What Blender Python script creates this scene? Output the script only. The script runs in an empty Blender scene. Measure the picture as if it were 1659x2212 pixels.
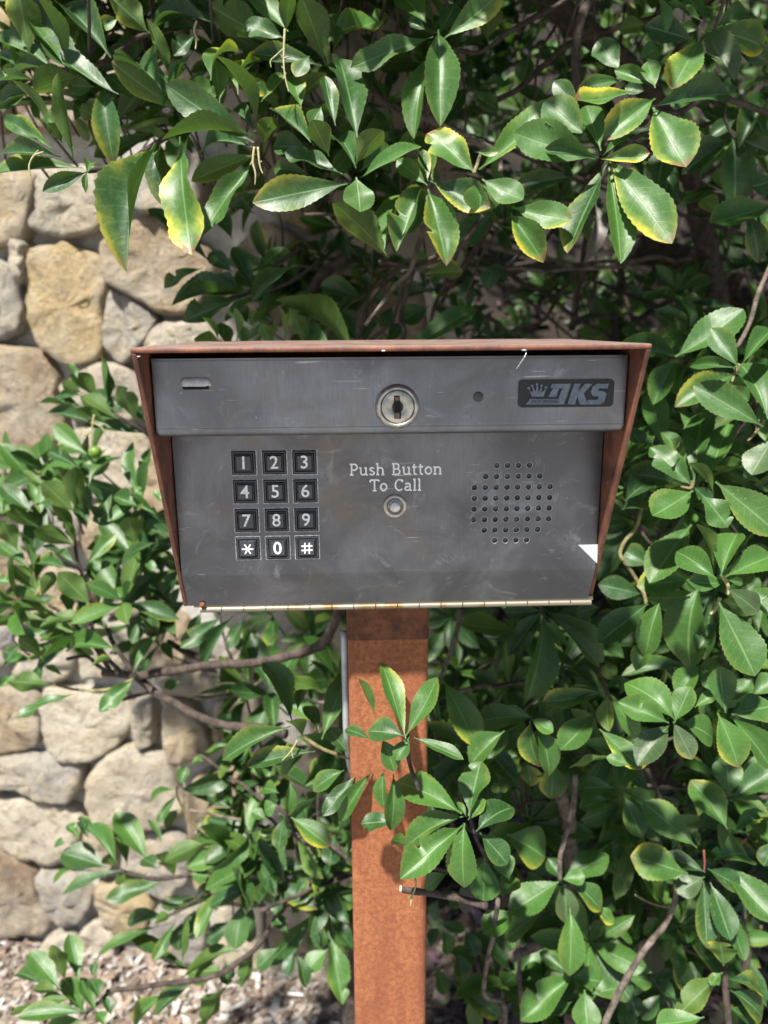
import bpy, bmesh, math, random
from mathutils import Vector, Matrix, Quaternion, noise
random.seed(7)
rnd = random.Random(11)
D = bpy.data
scene = bpy.context.scene
COL = scene.collection
R = math.radians

# ------------------------------------------------------------------ camera
CAM_H = 1.20
F = 1662.0                      # focal length in pixels of a 1659 x 2212 frame
cam_data = D.cameras.new('camera')
cam = D.objects.new('camera', cam_data)
COL.objects.link(cam)
cam_data.sensor_fit = 'VERTICAL'
cam_data.sensor_height = 9.8
cam_data.sensor_width = 7.35
cam_data.lens = 9.8 * F / 2212.0
cam_data.clip_start = 0.02
cam_data.clip_end = 500
cam_data.dof.use_dof = True
cam_data.dof.focus_distance = 0.495
cam_data.dof.aperture_fstop = 1.9
CR = Matrix.Rotation(R(90 - 13.5), 3, 'X') @ Matrix.Rotation(R(-0.4), 3, 'Z')
CLOC = Vector((0, 0, CAM_H))
cam.matrix_world = Matrix.Translation(CLOC) @ CR.to_4x4()
scene.camera = cam

# ------------------------------------------------------------------ light
SUN = Vector((-0.50, -1.0, 2.0)).normalized()      # towards the sun
world = D.worlds.new('World')
scene.world = world
world.use_nodes = True
wn = world.node_tree.nodes
sky = wn.new('ShaderNodeTexSky')
sky.sky_type = 'NISHITA'
sky.sun_disc = False
sky.sun_elevation = math.asin(SUN.z)
sky.sun_rotation = math.atan2(SUN.x, SUN.y)
bg = wn['Background']
bg.inputs['Strength'].default_value = 0.056
world.node_tree.links.new(sky.outputs['Color'], bg.inputs['Color'])
sl = D.lights.new('sun', 'SUN')
sl.energy = 5.0
sl.angle = R(2.4)
sl.color = (1.0, 0.955, 0.88)
sun = D.objects.new('sun', sl)
COL.objects.link(sun)
sun.rotation_euler = SUN.to_track_quat('Z', 'Y').to_euler()
scene.view_settings.view_transform = 'Standard'
scene.view_settings.look = 'None'
scene.view_settings.gamma = 1
scene.view_settings.exposure = 1.15
scene.cycles.max_bounces = 4
scene.cycles.diffuse_bounces = 3
scene.cycles.glossy_bounces = 3
scene.cycles.transmission_bounces = 3

# ------------------------------------------------------------------ pixel helpers
def ray(x, y):
    return CR @ Vector(((x - 829.5) / F, -(y - 1106.0) / F, -1.0))
def P(x, y, z):
    return CLOC + ray(x, y) * z
def TP(i, j, x, y, z):          # tile (i, j), three times enlarged
    return P(553 * i + x / 3.0, 553 * j + y / 3.0, z)
def hit(x, y, p0, n):
    r = ray(x, y)
    return CLOC + r * ((p0 - CLOC).dot(n) / r.dot(n))

# ------------------------------------------------------------------ object helpers
def link(o, parent=None):
    COL.objects.link(o)
    if parent is not None:
        o.parent = parent
    return o
def empty(name, loc=(0, 0, 0), rz=0, parent=None):
    o = D.objects.new(name, None)
    o.empty_display_size = 0.05
    o.location = loc
    o.rotation_euler = (0, 0, rz)
    return link(o, parent)
def tag(o, label=None, cat=None, group=None, kind=None):
    if label: o['label'] = label
    if cat: o['category'] = cat
    if group: o['group'] = group
    if kind: o['kind'] = kind
    return o
def mesh_obj(name, verts, faces, mat, parent=None, smooth=False):
    me = D.meshes.new(name)
    me.from_pydata([tuple(v) for v in verts], [], faces)
    me.update()
    if mat: me.materials.append(mat)
    if smooth: me.shade_smooth()
    return link(D.objects.new(name, me), parent)
def bm_obj(name, bm, mat, parent=None, smooth=False):
    bmesh.ops.recalc_face_normals(bm, faces=bm.faces)
    me = D.meshes.new(name)
    bm.to_mesh(me); bm.free()
    if mat: me.materials.append(mat)
    if smooth: me.shade_smooth()
    return link(D.objects.new(name, me), parent)
def bm_box(bm, x0, x1, y0, y1, z0, z1):
    vs = [bm.verts.new(p) for p in ((x0,y0,z0),(x1,y0,z0),(x1,y1,z0),(x0,y1,z0),(x0,y0,z1),(x1,y0,z1),(x1,y1,z1),(x0,y1,z1))]
    for f in ((0,1,2,3),(4,5,6,7),(0,1,5,4),(1,2,6,5),(2,3,7,6),(3,0,4,7)):
        bm.faces.new([vs[k] for k in f])
    return vs
def bm_prism(bm, pts, axis, a, b):
    """polygon pts (2D) extruded along axis between a and b; axis 'x': pts=(y,z); axis 'y': pts=(x,z)"""
    def mk(p, t):
        return (t, p[0], p[1]) if axis == 'x' else (p[0], t, p[1])
    A = [bm.verts.new(mk(p, a)) for p in pts]
    B = [bm.verts.new(mk(p, b)) for p in pts]
    bm.faces.new(A); bm.faces.new(B)
    n = len(pts)
    for k in range(n):
        bm.faces.new((A[k], A[(k+1) % n], B[(k+1) % n], B[k]))
def bevel(bm, w, seg=2):
    bmesh.ops.recalc_face_normals(bm, faces=bm.faces)
    bmesh.ops.bevel(bm, geom=list(bm.edges), offset=w, segments=seg, affect='EDGES', profile=0.5)
def bm_lathe(bm, prof, cx, cz, y, seg=40):
    """prof: list of (radius, dy) revolved round the y axis through (cx, cz)"""
    rings = []
    for r, dy in prof:
        if r < 1e-6:
            rings.append([bm.verts.new((cx, y + dy, cz))])
        else:
            rings.append([bm.verts.new((cx + r*math.cos(2*math.pi*k/seg), y + dy, cz + r*math.sin(2*math.pi*k/seg))) for k in range(seg)])
    for a, b in zip(rings, rings[1:]):
        for k in range(seg):
            k2 = (k+1) % seg
            if len(a) == 1 and len(b) == 1: continue
            if len(a) == 1: bm.faces.new((a[0], b[k], b[k2]))
            elif len(b) == 1: bm.faces.new((a[k], a[k2], b[0]))
            else: bm.faces.new((a[k], a[k2], b[k2], b[k]))
def tube_data(pts, radii, seg=7, wob=0.0, cap=True):
    verts, faces = [], []
    n = len(pts)
    prev = None
    for i, p in enumerate(pts):
        d = (pts[min(i+1, n-1)] - pts[max(i-1, 0)])
        d = d.normalized() if d.length > 1e-9 else Vector((0, 0, 1))
        if prev is None:
            a = d.orthogonal().normalized()
        else:
            a = (prev - d * prev.dot(d))
            a = a.normalized() if a.length > 1e-6 else d.orthogonal().normalized()
        prev = a
        b = d.cross(a)
        for k in range(seg):
            t = 2*math.pi*k/seg
            r = radii[i] * (1 + wob * rnd.uniform(-1, 1))
            verts.append(p + a*(r*math.cos(t)) + b*(r*math.sin(t)))
    for i in range(n-1):
        for k in range(seg):
            k2 = (k+1) % seg
            faces.append((i*seg+k, i*seg+k2, (i+1)*seg+k2, (i+1)*seg+k))
    if cap:
        faces.append(tuple(range(seg))[::-1])
        faces.append(tuple((n-1)*seg+k for k in range(seg)))
    return verts, faces
def smooth_path(pts, sub=5):
    out = []
    n = len(pts)
    for i in range(n-1):
        p0, p1, p2, p3 = pts[max(i-1,0)], pts[i], pts[i+1], pts[min(i+2,n-1)]
        for s in range(sub):
            t = s/sub
            out.append(0.5*((2*p1)+(p2-p0)*t+(2*p0-5*p1+4*p2-p3)*t*t+(3*p1-p0-3*p2+p3)*t*t*t))
    out.append(pts[-1])
    return out

# ------------------------------------------------------------------ materials
class NT:
    def __init__(s, name):
        s.m = D.materials.new(name); s.m.use_nodes = True
        s.t = s.m.node_tree; s.n = s.t.nodes; s.l = s.t.links
        s.b = s.n['Principled BSDF']; s.out = s.n['Material Output']
    def node(s, typ, **kw):
        nd = s.n.new(typ)
        for k, v in kw.items(): setattr(nd, k, v)
        return nd
    def val(s, sock, v):
        if hasattr(v, 'is_output') or isinstance(v, bpy.types.NodeSocket): s.l.new(v, sock)
        else: sock.default_value = v
    def math(s, op, a, b=0.0, c=None, clamp=False):
        nd = s.node('ShaderNodeMath', operation=op, use_clamp=clamp)
        s.val(nd.inputs[0], a); s.val(nd.inputs[1], b)
        if c is not None: s.val(nd.inputs[2], c)
        return nd.outputs[0]
    def step(s, v, lo, hi, a=0.0, b=1.0):
        nd = s.node('ShaderNodeMapRange', interpolation_type='SMOOTHSTEP')
        s.val(nd.inputs['Value'], v)
        nd.inputs['From Min'].default_value = lo; nd.inputs['From Max'].default_value = hi
        nd.inputs['To Min'].default_value = a; nd.inputs['To Max'].default_value = b
        return nd.outputs['Result']
    def mix(s, fac, a, b, mode='MIX'):
        nd = s.node('ShaderNodeMix', data_type='RGBA', blend_type=mode)
        s.val(nd.inputs[0], fac)
        for sock, v in ((nd.inputs[6], a), (nd.inputs[7], b)):
            if isinstance(v, tuple): sock.default_value = (*v, 1) if len(v) == 3 else v
            else: s.l.new(v, sock)
        return nd.outputs[2]
    def noise(s, scale, detail=4, rough=0.55, vec=None, dist=0.0):
        nd = s.node('ShaderNodeTexNoise')
        nd.inputs['Scale'].default_value = scale; nd.inputs['Detail'].default_value = detail
        nd.inputs['Roughness'].default_value = rough; nd.inputs['Distortion'].default_value = dist
        if vec is not None: s.l.new(vec, nd.inputs['Vector'])
        return nd.outputs['Fac']
    def coord(s, which='Object', scale=None):
        tc = s.node('ShaderNodeTexCoord').outputs[which]
        if scale:
            mp = s.node('ShaderNodeMapping')
            mp.inputs['Scale'].default_value = scale
            s.l.new(tc, mp.inputs['Vector']); tc = mp.outputs['Vector']
        return tc
    def bump(s, h, strength=0.3, dist=0.002):
        nd = s.node('ShaderNodeBump')
        nd.inputs['Strength'].default_value = strength; nd.inputs['Distance'].default_value = dist
        s.l.new(h, nd.inputs['Height']); s.l.new(nd.outputs['Normal'], s.b.inputs['Normal'])
    def set(s, **kw):
        for k, v in kw.items():
            sock = s.b.inputs[k.replace('_', ' ')]
            if isinstance(v, tuple) and len(v) == 3: v = (*v, 1)
            s.val(sock, v)
        return s.m

def plain(name, col, rough=0.5, metal=0.0, nscale=0, namt=0.3):
    t = NT(name)
    c = col
    if nscale:
        f = t.noise(nscale, 4, 0.6, t.coord('Object'))
        c = t.mix(t.step(f, 0.35, 0.65), tuple(x*(1-namt) for x in col), tuple(min(1, x*(1+namt)) for x in col))
    return t.set(Base_Color=c, Roughness=rough, Metallic=metal)

# weathered, vertically brushed stainless steel
def metal_mat(name, base, stain=0.5):
    t = NT(name)
    oc = t.coord('Object')
    big = t.noise(7, 5, 0.6, oc, 0.8)
    brush = t.noise(1.0, 3, 0.7, t.coord('Object', (2600, 2600, 70)))
    cloud = t.noise(16, 6, 0.62, oc, 0.6)
    fine = t.noise(420, 3, 0.7, oc)
    c = t.mix(t.step(cloud, 0.35, 0.72), tuple(x*(1-0.45*stain) for x in base), tuple(min(1, x*1.12) for x in base))
    c = t.mix(t.math('MULTIPLY', t.step(brush, 0.35, 0.7), 0.42), c, tuple(x*0.62 for x in base))
    c = t.mix(t.math('MULTIPLY', t.step(big, 0.52, 0.36), 0.6), c, tuple(x*0.45 for x in base))
    # pale water-mark haze
    haze = t.step(t.noise(38, 7, 0.72, oc, 1.5), 0.56, 0.76)
    c = t.mix(t.math('MULTIPLY', haze, 0.5), c, (0.46, 0.48, 0.52))
    # brown film and grime in slow patches
    grime = t.step(t.noise(11, 5, 0.65, oc, 1.0), 0.55, 0.72)
    c = t.mix(t.math('MULTIPLY', grime, 0.45), c, (0.20, 0.165, 0.125))
    # tiny bright pits
    vo = t.node('ShaderNodeTexVoronoi'); vo.inputs['Scale'].default_value = 210
    t.l.new(oc, vo.inputs['Vector'])
    pit = t.math('MULTIPLY', t.step(vo.outputs['Distance'], 0.10, 0.02), t.step(t.noise(60, 2, 0.5, oc), 0.6, 0.7))
    c = t.mix(t.math('MULTIPLY', pit, 0.7), c, (0.75, 0.76, 0.74))
    # hairline scratches: stretched, rotated noise thresholded to thin lines
    for rot, sc in ((0.9, 1.0), (-0.6, 1.4), (0.2, 0.8)):
        mp = t.node('ShaderNodeMapping'); mp.inputs['Rotation'].default_value = (0, rot, 0)
        mp.inputs['Scale'].default_value = (30*sc, 30*sc, 700*sc)
        t.l.new(oc, mp.inputs['Vector'])
        s = t.step(t.noise(1.0, 2, 0.5, mp.outputs['Vector']), 0.715, 0.75)
        s = t.math('MULTIPLY', s, t.step(t.noise(24, 2, 0.5, oc), 0.48, 0.62))
        c = t.mix(t.math('MULTIPLY', s, 0.55), c, (0.62, 0.62, 0.62))
    r = t.math('ADD', t.math('MULTIPLY', cloud, 0.22), 0.24)
    r = t.math('ADD', r, t.math('MULTIPLY', haze, 0.12))
    t.bump(t.math('ADD', brush, t.math('MULTIPLY', fine, 0.6)), 0.12, 0.0004)
    return t.set(Base_Color=c, Roughness=r, Metallic=0.96)
M_STEEL = metal_mat('weathered_steel', (0.200, 0.207, 0.232), .95)
M_HEAD = metal_mat('weathered_steel_header', (0.245, 0.259, 0.298), .85)
M_LOCK = plain('lock_nickel', (0.48, 0.46, 0.41), 0.42, 0.9, 220, 0.25)
M_HINGE = NT('hinge_steel')
_f = M_HINGE.noise(60, 5, 0.65, M_HINGE.coord('Object'))
M_HINGE = M_HINGE.set(Base_Color=M_HINGE.mix(M_HINGE.step(_f, 0.5, 0.66), (0.27, 0.245, 0.185), (0.22, 0.14, 0.07)), Roughness=0.5, Metallic=0.6)
M_BLACK = plain('black_plastic', (0.010, 0.010, 0.012), 0.12)
M_KEYF = plain('key_frame', (0.075, 0.080, 0.092), 0.2, 0.6)
M_RIM = plain('bare_steel_and_glint', (0.52, 0.52, 0.53), 0.5, 0.8, 500, 0.3)  # bright steel of the key rims; also paints the glints round the grille holes
M_BLACKM = plain('black_rubber', (0.016, 0.017, 0.02), 0.6, 0, 900, 0.3)
M_VOID = plain('dark_cavity', (0.006, 0.006, 0.006), 0.9)
M_CONE = plain('speaker_backing', (0.15, 0.165, 0.16), 0.6, 0, 300, 0.5)
M_WHITE = plain('white_print', (0.84, 0.86, 0.84), 0.55, 0, 900, 0.2)
M_LETTER = plain('badge_letter', (0.13, 0.165, 0.215), 0.33, 0.35, 400, 0.15)
M_BADGE = plain('badge_plate', (0.012, 0.014, 0.017), 0.5, 0, 900, 0.4)
M_LOUVRE = plain('louvre_steel', (0.58, 0.58, 0.56), 0.55, 0.7, 300, 0.15)
M_LENS = plain('dark_lens', (0.05, 0.05, 0.055), 0.35)
M_STICK = plain('white_sticker', (0.46, 0.51, 0.51), 0.5, 0, 420, 0.07)
M_CONDUIT = plain('grey_conduit', (0.42, 0.46, 0.50), 0.45, 0.2, 60, 0.15)

def hood_mat():
    t = NT('rusty_red_paint')
    oc = t.coord('Object')
    a = t.noise(70, 7, 0.7, oc); b = t.noise(650, 3, 0.7, oc); g = t.noise(22, 5, 0.6, oc)
    c = t.mix(t.step(a, 0.36, 0.66), (0.100, 0.036, 0.024), (0.225, 0.086, 0.046))
    c = t.mix(t.math('MULTIPLY', t.step(b, 0.5, 0.72), 0.6), c, (0.055, 0.032, 0.028))
    c = t.mix(t.math('MULTIPLY', t.step(g, 0.5, 0.68), 0.5), c, (0.30, 0.120, 0.068))
    # top: dust-grey weathering on faces that look up
    sep = t.node('ShaderNodeSeparateXYZ')
    t.l.new(t.node('ShaderNodeNewGeometry').outputs['Normal'], sep.inputs[0])
    dust = t.math('MULTIPLY', t.step(sep.outputs['Z'], 0.6, 0.95), t.step(t.noise(40, 6, 0.7, oc), 0.3, 0.6))
    c = t.mix(t.math('MULTIPLY', dust, 0.75), c, (0.20, 0.17, 0.155))
    chip = t.step(t.noise(180, 3, 0.6, oc), 0.70, 0.74)
    c = t.mix(t.math('MULTIPLY', chip, 0.6), c, (0.55, 0.40, 0.36))
    t.bump(t.math('ADD', a, b), 0.35, 0.0006)
    return t.set(Base_Color=c, Roughness=0.62, Metallic=0.0)
M_HOOD = hood_mat()
def post_mat():
    t = NT('orange_rust')
    oc = t.coord('Object')
    a = t.noise(13, 7, 0.7, oc, 0.5); b = t.noise(235, 5, 0.75, oc); d = t.noise(760, 3, 0.7, oc)
    st = t.noise(1.0, 4, 0.6, t.coord('Object', (90, 90, 6)))
    c = t.mix(t.step(b, 0.34, 0.66), (0.215, 0.068, 0.026), (0.365, 0.135, 0.053))
    c = t.mix(t.math('MULTIPLY', t.step(a, 0.46, 0.66), 0.6), c, (0.22, 0.064, 0.028))
    c = t.mix(t.math('MULTIPLY', t.step(st, 0.50, 0.66), 0.45), c, (0.19, 0.054, 0.024))
    c = t.mix(t.math('MULTIPLY', t.step(d, 0.56, 0.72), 0.55), c, (0.16, 0.048, 0.022))
    t.bump(t.math('ADD', b, d), 0.5, 0.0008)
    return t.set(Base_Color=c, Roughness=0.85)
M_POST = post_mat()
M_SLEEVE = NT('brown_rust_shaded')
_o = M_SLEEVE.coord('Object')
M_SLEEVE = M_SLEEVE.set(Base_Color=M_SLEEVE.mix(M_SLEEVE.step(M_SLEEVE.noise(60, 6, 0.7, _o), 0.35, 0.65), (0.075, 0.030, 0.017), (0.22, 0.078, 0.032)), Roughness=0.85)  # rust darkened on the sleeve to hold the shade under the box

def bark_mat(name, a, b):
    t = NT(name)
    oc = t.coord('Object')
    f = t.noise(90, 6, 0.7, oc); g = t.noise(420, 3, 0.7, oc)
    c = t.mix(t.step(f, 0.35, 0.68), a, b)
    t.bump(t.math('ADD', f, g), 0.7, 0.0025)
    return t.set(Base_Color=c, Roughness=0.85)
M_BARK = bark_mat('brown_bark', (0.022, 0.016, 0.013), (0.095, 0.068, 0.054))
M_BARKG = bark_mat('grey_bark', (0.055, 0.042, 0.034), (0.21, 0.165, 0.135))
M_TWIG = bark_mat('young_twig', (0.12, 0.10, 0.045), (0.30, 0.27, 0.12))
M_CUT = plain('cut_wood', (0.55, 0.42, 0.26), 0.8, 0, 300, 0.2)
M_STALK = plain('pale_flower_stalk', (0.30, 0.28, 0.13), 0.7, 0, 300, 0.2)
M_FRUIT = plain('green_berry', (0.12, 0.20, 0.03), 0.5, 0, 200, 0.3)

def leaf_mat(name, from_object):
    t = NT(name)
    if from_object:
        oi = t.node('ShaderNodeObjectInfo'); colo, alpha = oi.outputs['Color'], oi.outputs['Alpha']
    else:
        at = t.node('ShaderNodeAttribute', attribute_name='look'); colo, alpha = at.outputs['Color'], at.outputs['Alpha']
    s = t.node('ShaderNodeSeparateColor'); t.l.new(colo, s.inputs[0])
    hue, yel, und = s.outputs
    uv = t.node('ShaderNodeSeparateXYZ'); t.l.new(t.node('ShaderNodeUVMap', uv_map='UVMap').outputs[0], uv.inputs[0])
    rel = t.math('ABSOLUTE', t.math('SUBTRACT', t.math('MULTIPLY', uv.outputs[0], 2.0), 1.0))
    v = uv.outputs[1]
    pos = t.node('ShaderNodeNewGeometry').outputs['Position']
    n1 = t.noise(55, 2, 0.6, pos); n2 = t.noise(190, 2, 0.65, pos)
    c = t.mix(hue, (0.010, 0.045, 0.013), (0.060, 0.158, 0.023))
    c = t.mix(und, c, (0.070, 0.130, 0.014))
    c = t.mix(t.math('MULTIPLY', t.step(n1, 0.35, 0.7), 0.35), c, (0.030, 0.085, 0.020))
    c = t.mix(t.math('MULTIPLY', t.step(n2, 0.5, 0.75), 0.22), c, (0.10, 0.19, 0.06))
    # yellow, scorched margins: strongest on one side and towards the tip
    n0 = t.noise(22, 2, 0.6, pos)
    sidew = t.math('MULTIPLY', t.math('SUBTRACT', uv.outputs[0], 0.5), 0.5)
    yf = t.math('ADD', t.math('MULTIPLY', t.math('POWER', rel, 1.5), 0.62), t.math('MULTIPLY', v, 0.50))
    yf = t.math('ADD', t.math('ADD', yf, sidew), t.math('MULTIPLY', t.math('SUBTRACT', n0, 0.5), 1.6))
    yf = t.math('ADD', yf, t.math('MULTIPLY', t.math('SUBTRACT', n2, 0.5), 0.5))
    yf = t.math('ADD', yf, t.math('MULTIPLY', yel, 0.10))
    y1 = t.step(yf, 0.46, 0.98)
    y2 = t.step(yf, 0.86, 1.26)
    c = t.mix(t.math('MULTIPLY', y1, yel), c, (0.19, 0.26, 0.035))
    c = t.mix(t.math('MULTIPLY', y2, yel), c, (0.60, 0.50, 0.045))
    br = t.math('MULTIPLY', t.step(t.math('ADD', v, t.math('MULTIPLY', n2, 0.35)), 1.05, 1.14), t.math('MULTIPLY', yel, 0.9))
    c = t.mix(br, c, (0.16, 0.070, 0.045))
    rim = t.math('MULTIPLY', t.step(rel, 0.92, 1.0), 0.22)
    c = t.mix(rim, c, (0.22, 0.24, 0.07))
    # veins
    mid = t.step(rel, 0.075, 0.025)
    ph = t.math('FRACT', t.math('MULTIPLY', t.math('SUBTRACT', v, t.math('MULTIPLY', rel, 0.16)), 10.0))
    side = t.math('MULTIPLY', t.step(t.math('ABSOLUTE', t.math('SUBTRACT', ph, 0.5)), 0.10, 0.0), 0.13)
    vein = t.math('MAXIMUM', t.math('MULTIPLY', mid, 0.45), side)
    c = t.mix(vein, c, (0.20, 0.32, 0.12))
    # dead or blotched leaves (alpha below 1)
    dead = t.math('SUBTRACT', 1.0, alpha)
    dm = t.math('MULTIPLY', dead, t.step(n1, 0.20, 0.45))
    c = t.mix(dm, c, (0.115, 0.080, 0.080))
    if from_object:      # insect freckles, scars and dust on the leaves that stand near
        vs = t.node('ShaderNodeTexVoronoi'); vs.inputs['Scale'].default_value = 150; t.l.new(pos, vs.inputs['Vector'])
        fre = t.math('MULTIPLY', t.step(vs.outputs['Distance'], 0.16, 0.06), t.step(n0, 0.56, 0.64))
        c = t.mix(t.math('MULTIPLY', fre, 0.75), c, (0.20, 0.19, 0.05))
        scar = t.step(t.noise(48, 3, 0.7, pos), 0.69, 0.75)
        c = t.mix(t.math('MULTIPLY', scar, 0.6), c, (0.17, 0.13, 0.11))
        c = t.mix(t.math('MULTIPLY', t.step(t.noise(900, 1, 0.6, pos), 0.55, 0.75), 0.08), c, (0.4, 0.42, 0.38))
    rough = t.math('ADD', t.math('MULTIPLY', n2, 0.22), 0.34)
    rough = t.math('ADD', rough, t.math('MULTIPLY', und, 0.18))
    hgt = t.math('ADD', t.math('MULTIPLY', vein, -1.0), t.math('MULTIPLY', n2, 0.9))
    t.bump(hgt, 0.35, 0.0007)
    t.set(Base_Color=c, Roughness=rough)
    t.b.inputs['Specular IOR Level'].default_value = 0.48
    tr = t.node('ShaderNodeBsdfTranslucent')
    t.l.new(t.mix(0.55, c, (0.13, 0.28, 0.03)), tr.inputs['Color'])
    mx = t.node('ShaderNodeMixShader'); mx.inputs[0].default_value = 0.20
    t.l.new(t.b.outputs[0], mx.inputs[1]); t.l.new(tr.outputs[0], mx.inputs[2])
    t.l.new(mx.outputs[0], t.out.inputs['Surface'])
    return t.m
M_LEAF = leaf_mat('leaf', True)
M_LEAFS = leaf_mat('leaf_mass', False)

def stone_mat():
    t = NT('field_stone')
    oi = t.node('ShaderNodeObjectInfo')
    pos = t.node('ShaderNodeNewGeometry').outputs['Position']
    a = t.noise(18, 8, 0.70, pos, 0.8); b = t.noise(70, 7, 0.74, pos, 0.3); g = t.noise(7, 4, 0.6, pos); h = t.noise(260, 4, 0.75, pos)
    c = t.mix(t.math('MULTIPLY', t.step(a, 0.44, 0.62), 0.7), oi.outputs['Color'], (0.66, 0.55, 0.38))
    c = t.mix(t.math('MULTIPLY', t.step(g, 0.48, 0.62), 0.5), c, (0.58, 0.53, 0.45))
    c = t.mix(t.math('MULTIPLY', t.step(b, 0.53, 0.66), 0.65), c, (0.22, 0.165, 0.115))
    c = t.mix(t.math('MULTIPLY', t.step(t.noise(26, 6, 0.75, pos), 0.57, 0.66), 0.6), c, (0.27, 0.26, 0.26))
    c = t.mix(t.math('MULTIPLY', t.step(h, 0.60, 0.75), 0.5), c, (0.68, 0.64, 0.56))
    t.bump(t.math('ADD', t.math('MULTIPLY', a, 1.8), t.math('ADD', t.math('MULTIPLY', b, 1.3), t.math('MULTIPLY', h, 0.5))), 1.0, 0.014)
    return t.set(Base_Color=c, Roughness=0.92)
M_STONE = stone_mat()
M_MORTAR = NT('mortar')
_p = M_MORTAR.node('ShaderNodeNewGeometry').outputs['Position']
_a, _b = M_MORTAR.noise(40, 6, 0.7, _p), M_MORTAR.noise(260, 4, 0.7, _p)
M_MORTAR.bump(M_MORTAR.math('ADD', _a, _b), 1.0, 0.006)
M_MORTAR = M_MORTAR.set(Base_Color=M_MORTAR.mix(M_MORTAR.step(_a, 0.35, 0.65), (0.42, 0.40, 0.37), (0.60, 0.58, 0.54)), Roughness=0.95)
def soil_mat(name, cols, sc):
    t = NT(name)
    pos = t.node('ShaderNodeNewGeometry').outputs['Position']
    a = t.noise(sc, 7, 0.72, pos); b = t.noise(sc*7, 5, 0.7, pos)
    c = t.mix(t.step(a, 0.35, 0.65), cols[0], cols[1])
    c = t.mix(t.step(b, 0.52, 0.72), c, cols[2])
    t.bump(t.math('ADD', a, b), 1.0, 0.01)
    return t.set(Base_Color=c, Roughness=0.95)
def ground_mat():
    t = NT('mulch_soil')
    pos = t.node('ShaderNodeNewGeometry').outputs['Position']
    a = t.noise(14, 7, 0.72, pos); b = t.noise(98, 5, 0.7, pos)
    c = t.mix(t.step(a, 0.35, 0.65), (0.13, 0.095, 0.07), (0.26, 0.20, 0.155))
    c = t.mix(t.step(b, 0.52, 0.72), c, (0.42, 0.38, 0.34))
    h = t.mix(t.step(a, 0.35, 0.65), (0.012, 0.009, 0.007), (0.030, 0.021, 0.015))     # leaf mould, with the bushes' shade painted into its colour
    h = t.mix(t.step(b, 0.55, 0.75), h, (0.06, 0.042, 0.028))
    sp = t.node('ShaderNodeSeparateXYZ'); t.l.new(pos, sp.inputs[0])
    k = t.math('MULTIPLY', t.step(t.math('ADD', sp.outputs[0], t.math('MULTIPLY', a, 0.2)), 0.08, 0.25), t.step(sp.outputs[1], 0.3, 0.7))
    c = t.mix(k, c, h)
    t.bump(t.math('ADD', a, b), 1.0, 0.01)
    return t.set(Base_Color=c, Roughness=0.95)
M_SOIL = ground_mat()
M_ROAD = soil_mat('driveway', ((0.27, 0.262, 0.245), (0.32, 0.312, 0.295), (0.37, 0.36, 0.34)), 6)
def chip_mat():
    t = NT('bark_chips')
    at = t.node('ShaderNodeAttribute', attribute_name='look')
    pos = t.node('ShaderNodeNewGeometry').outputs['Position']
    c = t.mix(t.math('MULTIPLY', t.noise(220, 4, 0.7, pos), 0.35), at.outputs['Color'], (0.15, 0.12, 0.10))
    return t.set(Base_Color=c, Roughness=0.9)
M_CHIP = chip_mat()

# ================================================================== the setting
# ground: one sheet; behind the wall's end it climbs as a planted bank
def ground_h(x, y):
    k = max(0.0, min(1.0, (x - 0.03) / 0.22))
    h = k * max(0.0, min(2.7, (y - 1.05) * 0.45 + max(0.0, y - 1.55) * 1.1))
    return h + 0.012 * noise.noise(Vector((x*6, y*6, 0))) * (1 if y > 0.2 else 0)
def axis_vals(lo, hi, fine_lo, fine_hi, n):
    a = [lo, lo*0.5 + fine_lo*0.5, lo*0.2 + fine_lo*0.8]
    b = [fine_lo + (fine_hi-fine_lo)*k/n for k in range(n+1)]
    return a + b + [hi*0.2 + fine_hi*0.8, hi*0.5 + fine_hi*0.5, hi]
gx = axis_vals(-80, 80, -2.2, 2.6, 60)
gy = axis_vals(-80, 80, -0.6, 4.0, 56)
gv = [Vector((x, y, ground_h(x, y))) for y in gy for x in gx]
gf = [(j*len(gx)+i, j*len(gx)+i+1, (j+1)*len(gx)+i+1, (j+1)*len(gx)+i) for j in range(len(gy)-1) for i in range(len(gx)-1)]
tag(mesh_obj('ground', gv, gf, M_SOIL, smooth=True), kind='structure')
bm = bmesh.new(); bm_box(bm, -40, 40, -7.0, 0.30, -0.05, 0.02)
tag(bm_obj('driveway', bm, M_ROAD), kind='structure')

# stone wall -----------------------------------------------------------------
WA = Vector((-0.772, 1.304, 0)); WB = Vector((-0.077, 1.215, 0))     # foot of the wall
WD = (WB - WA).normalized(); WN = Vector((WD.y, -WD.x, 0))           # WN looks at the viewer
if WN.y > 0: WN = -WN
W_H = 2.15
wall = empty('stone_wall', WA)
tag(wall, 'wall of rounded tan and grey field stones set in pale mortar behind the shrubs', 'wall')
def wall_uv(x, y):
    h = hit(x, y, WA, WN)
    return ((h - WA).dot(WD), h.z)
def wall_pt(s, z, out):
    return WD * s + Vector((0, 0, z)) + WN * out          # relative to the wall's empty
S0, S1 = -0.95, 0.77
bmv = []
bm = bmesh.new()
for (s, o) in ((S0, -0.019), (S1, -0.019), (S1, -0.34), (S0, -0.34)):
    p = wall_pt(s, 0, o); bmv.append((p.x, p.y))
lo = [bm.verts.new((x, y, -0.06)) for x, y in bmv]; hi = [bm.verts.new((x, y, W_H)) for x, y in bmv]
bm.faces.new(lo); bm.faces.new(hi)
for k in range(4): bm.faces.new((lo[k], lo[(k+1) % 4], hi[(k+1) % 4], hi[k]))
bm_obj('mortar', bm, M_MORTAR, wall)

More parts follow.
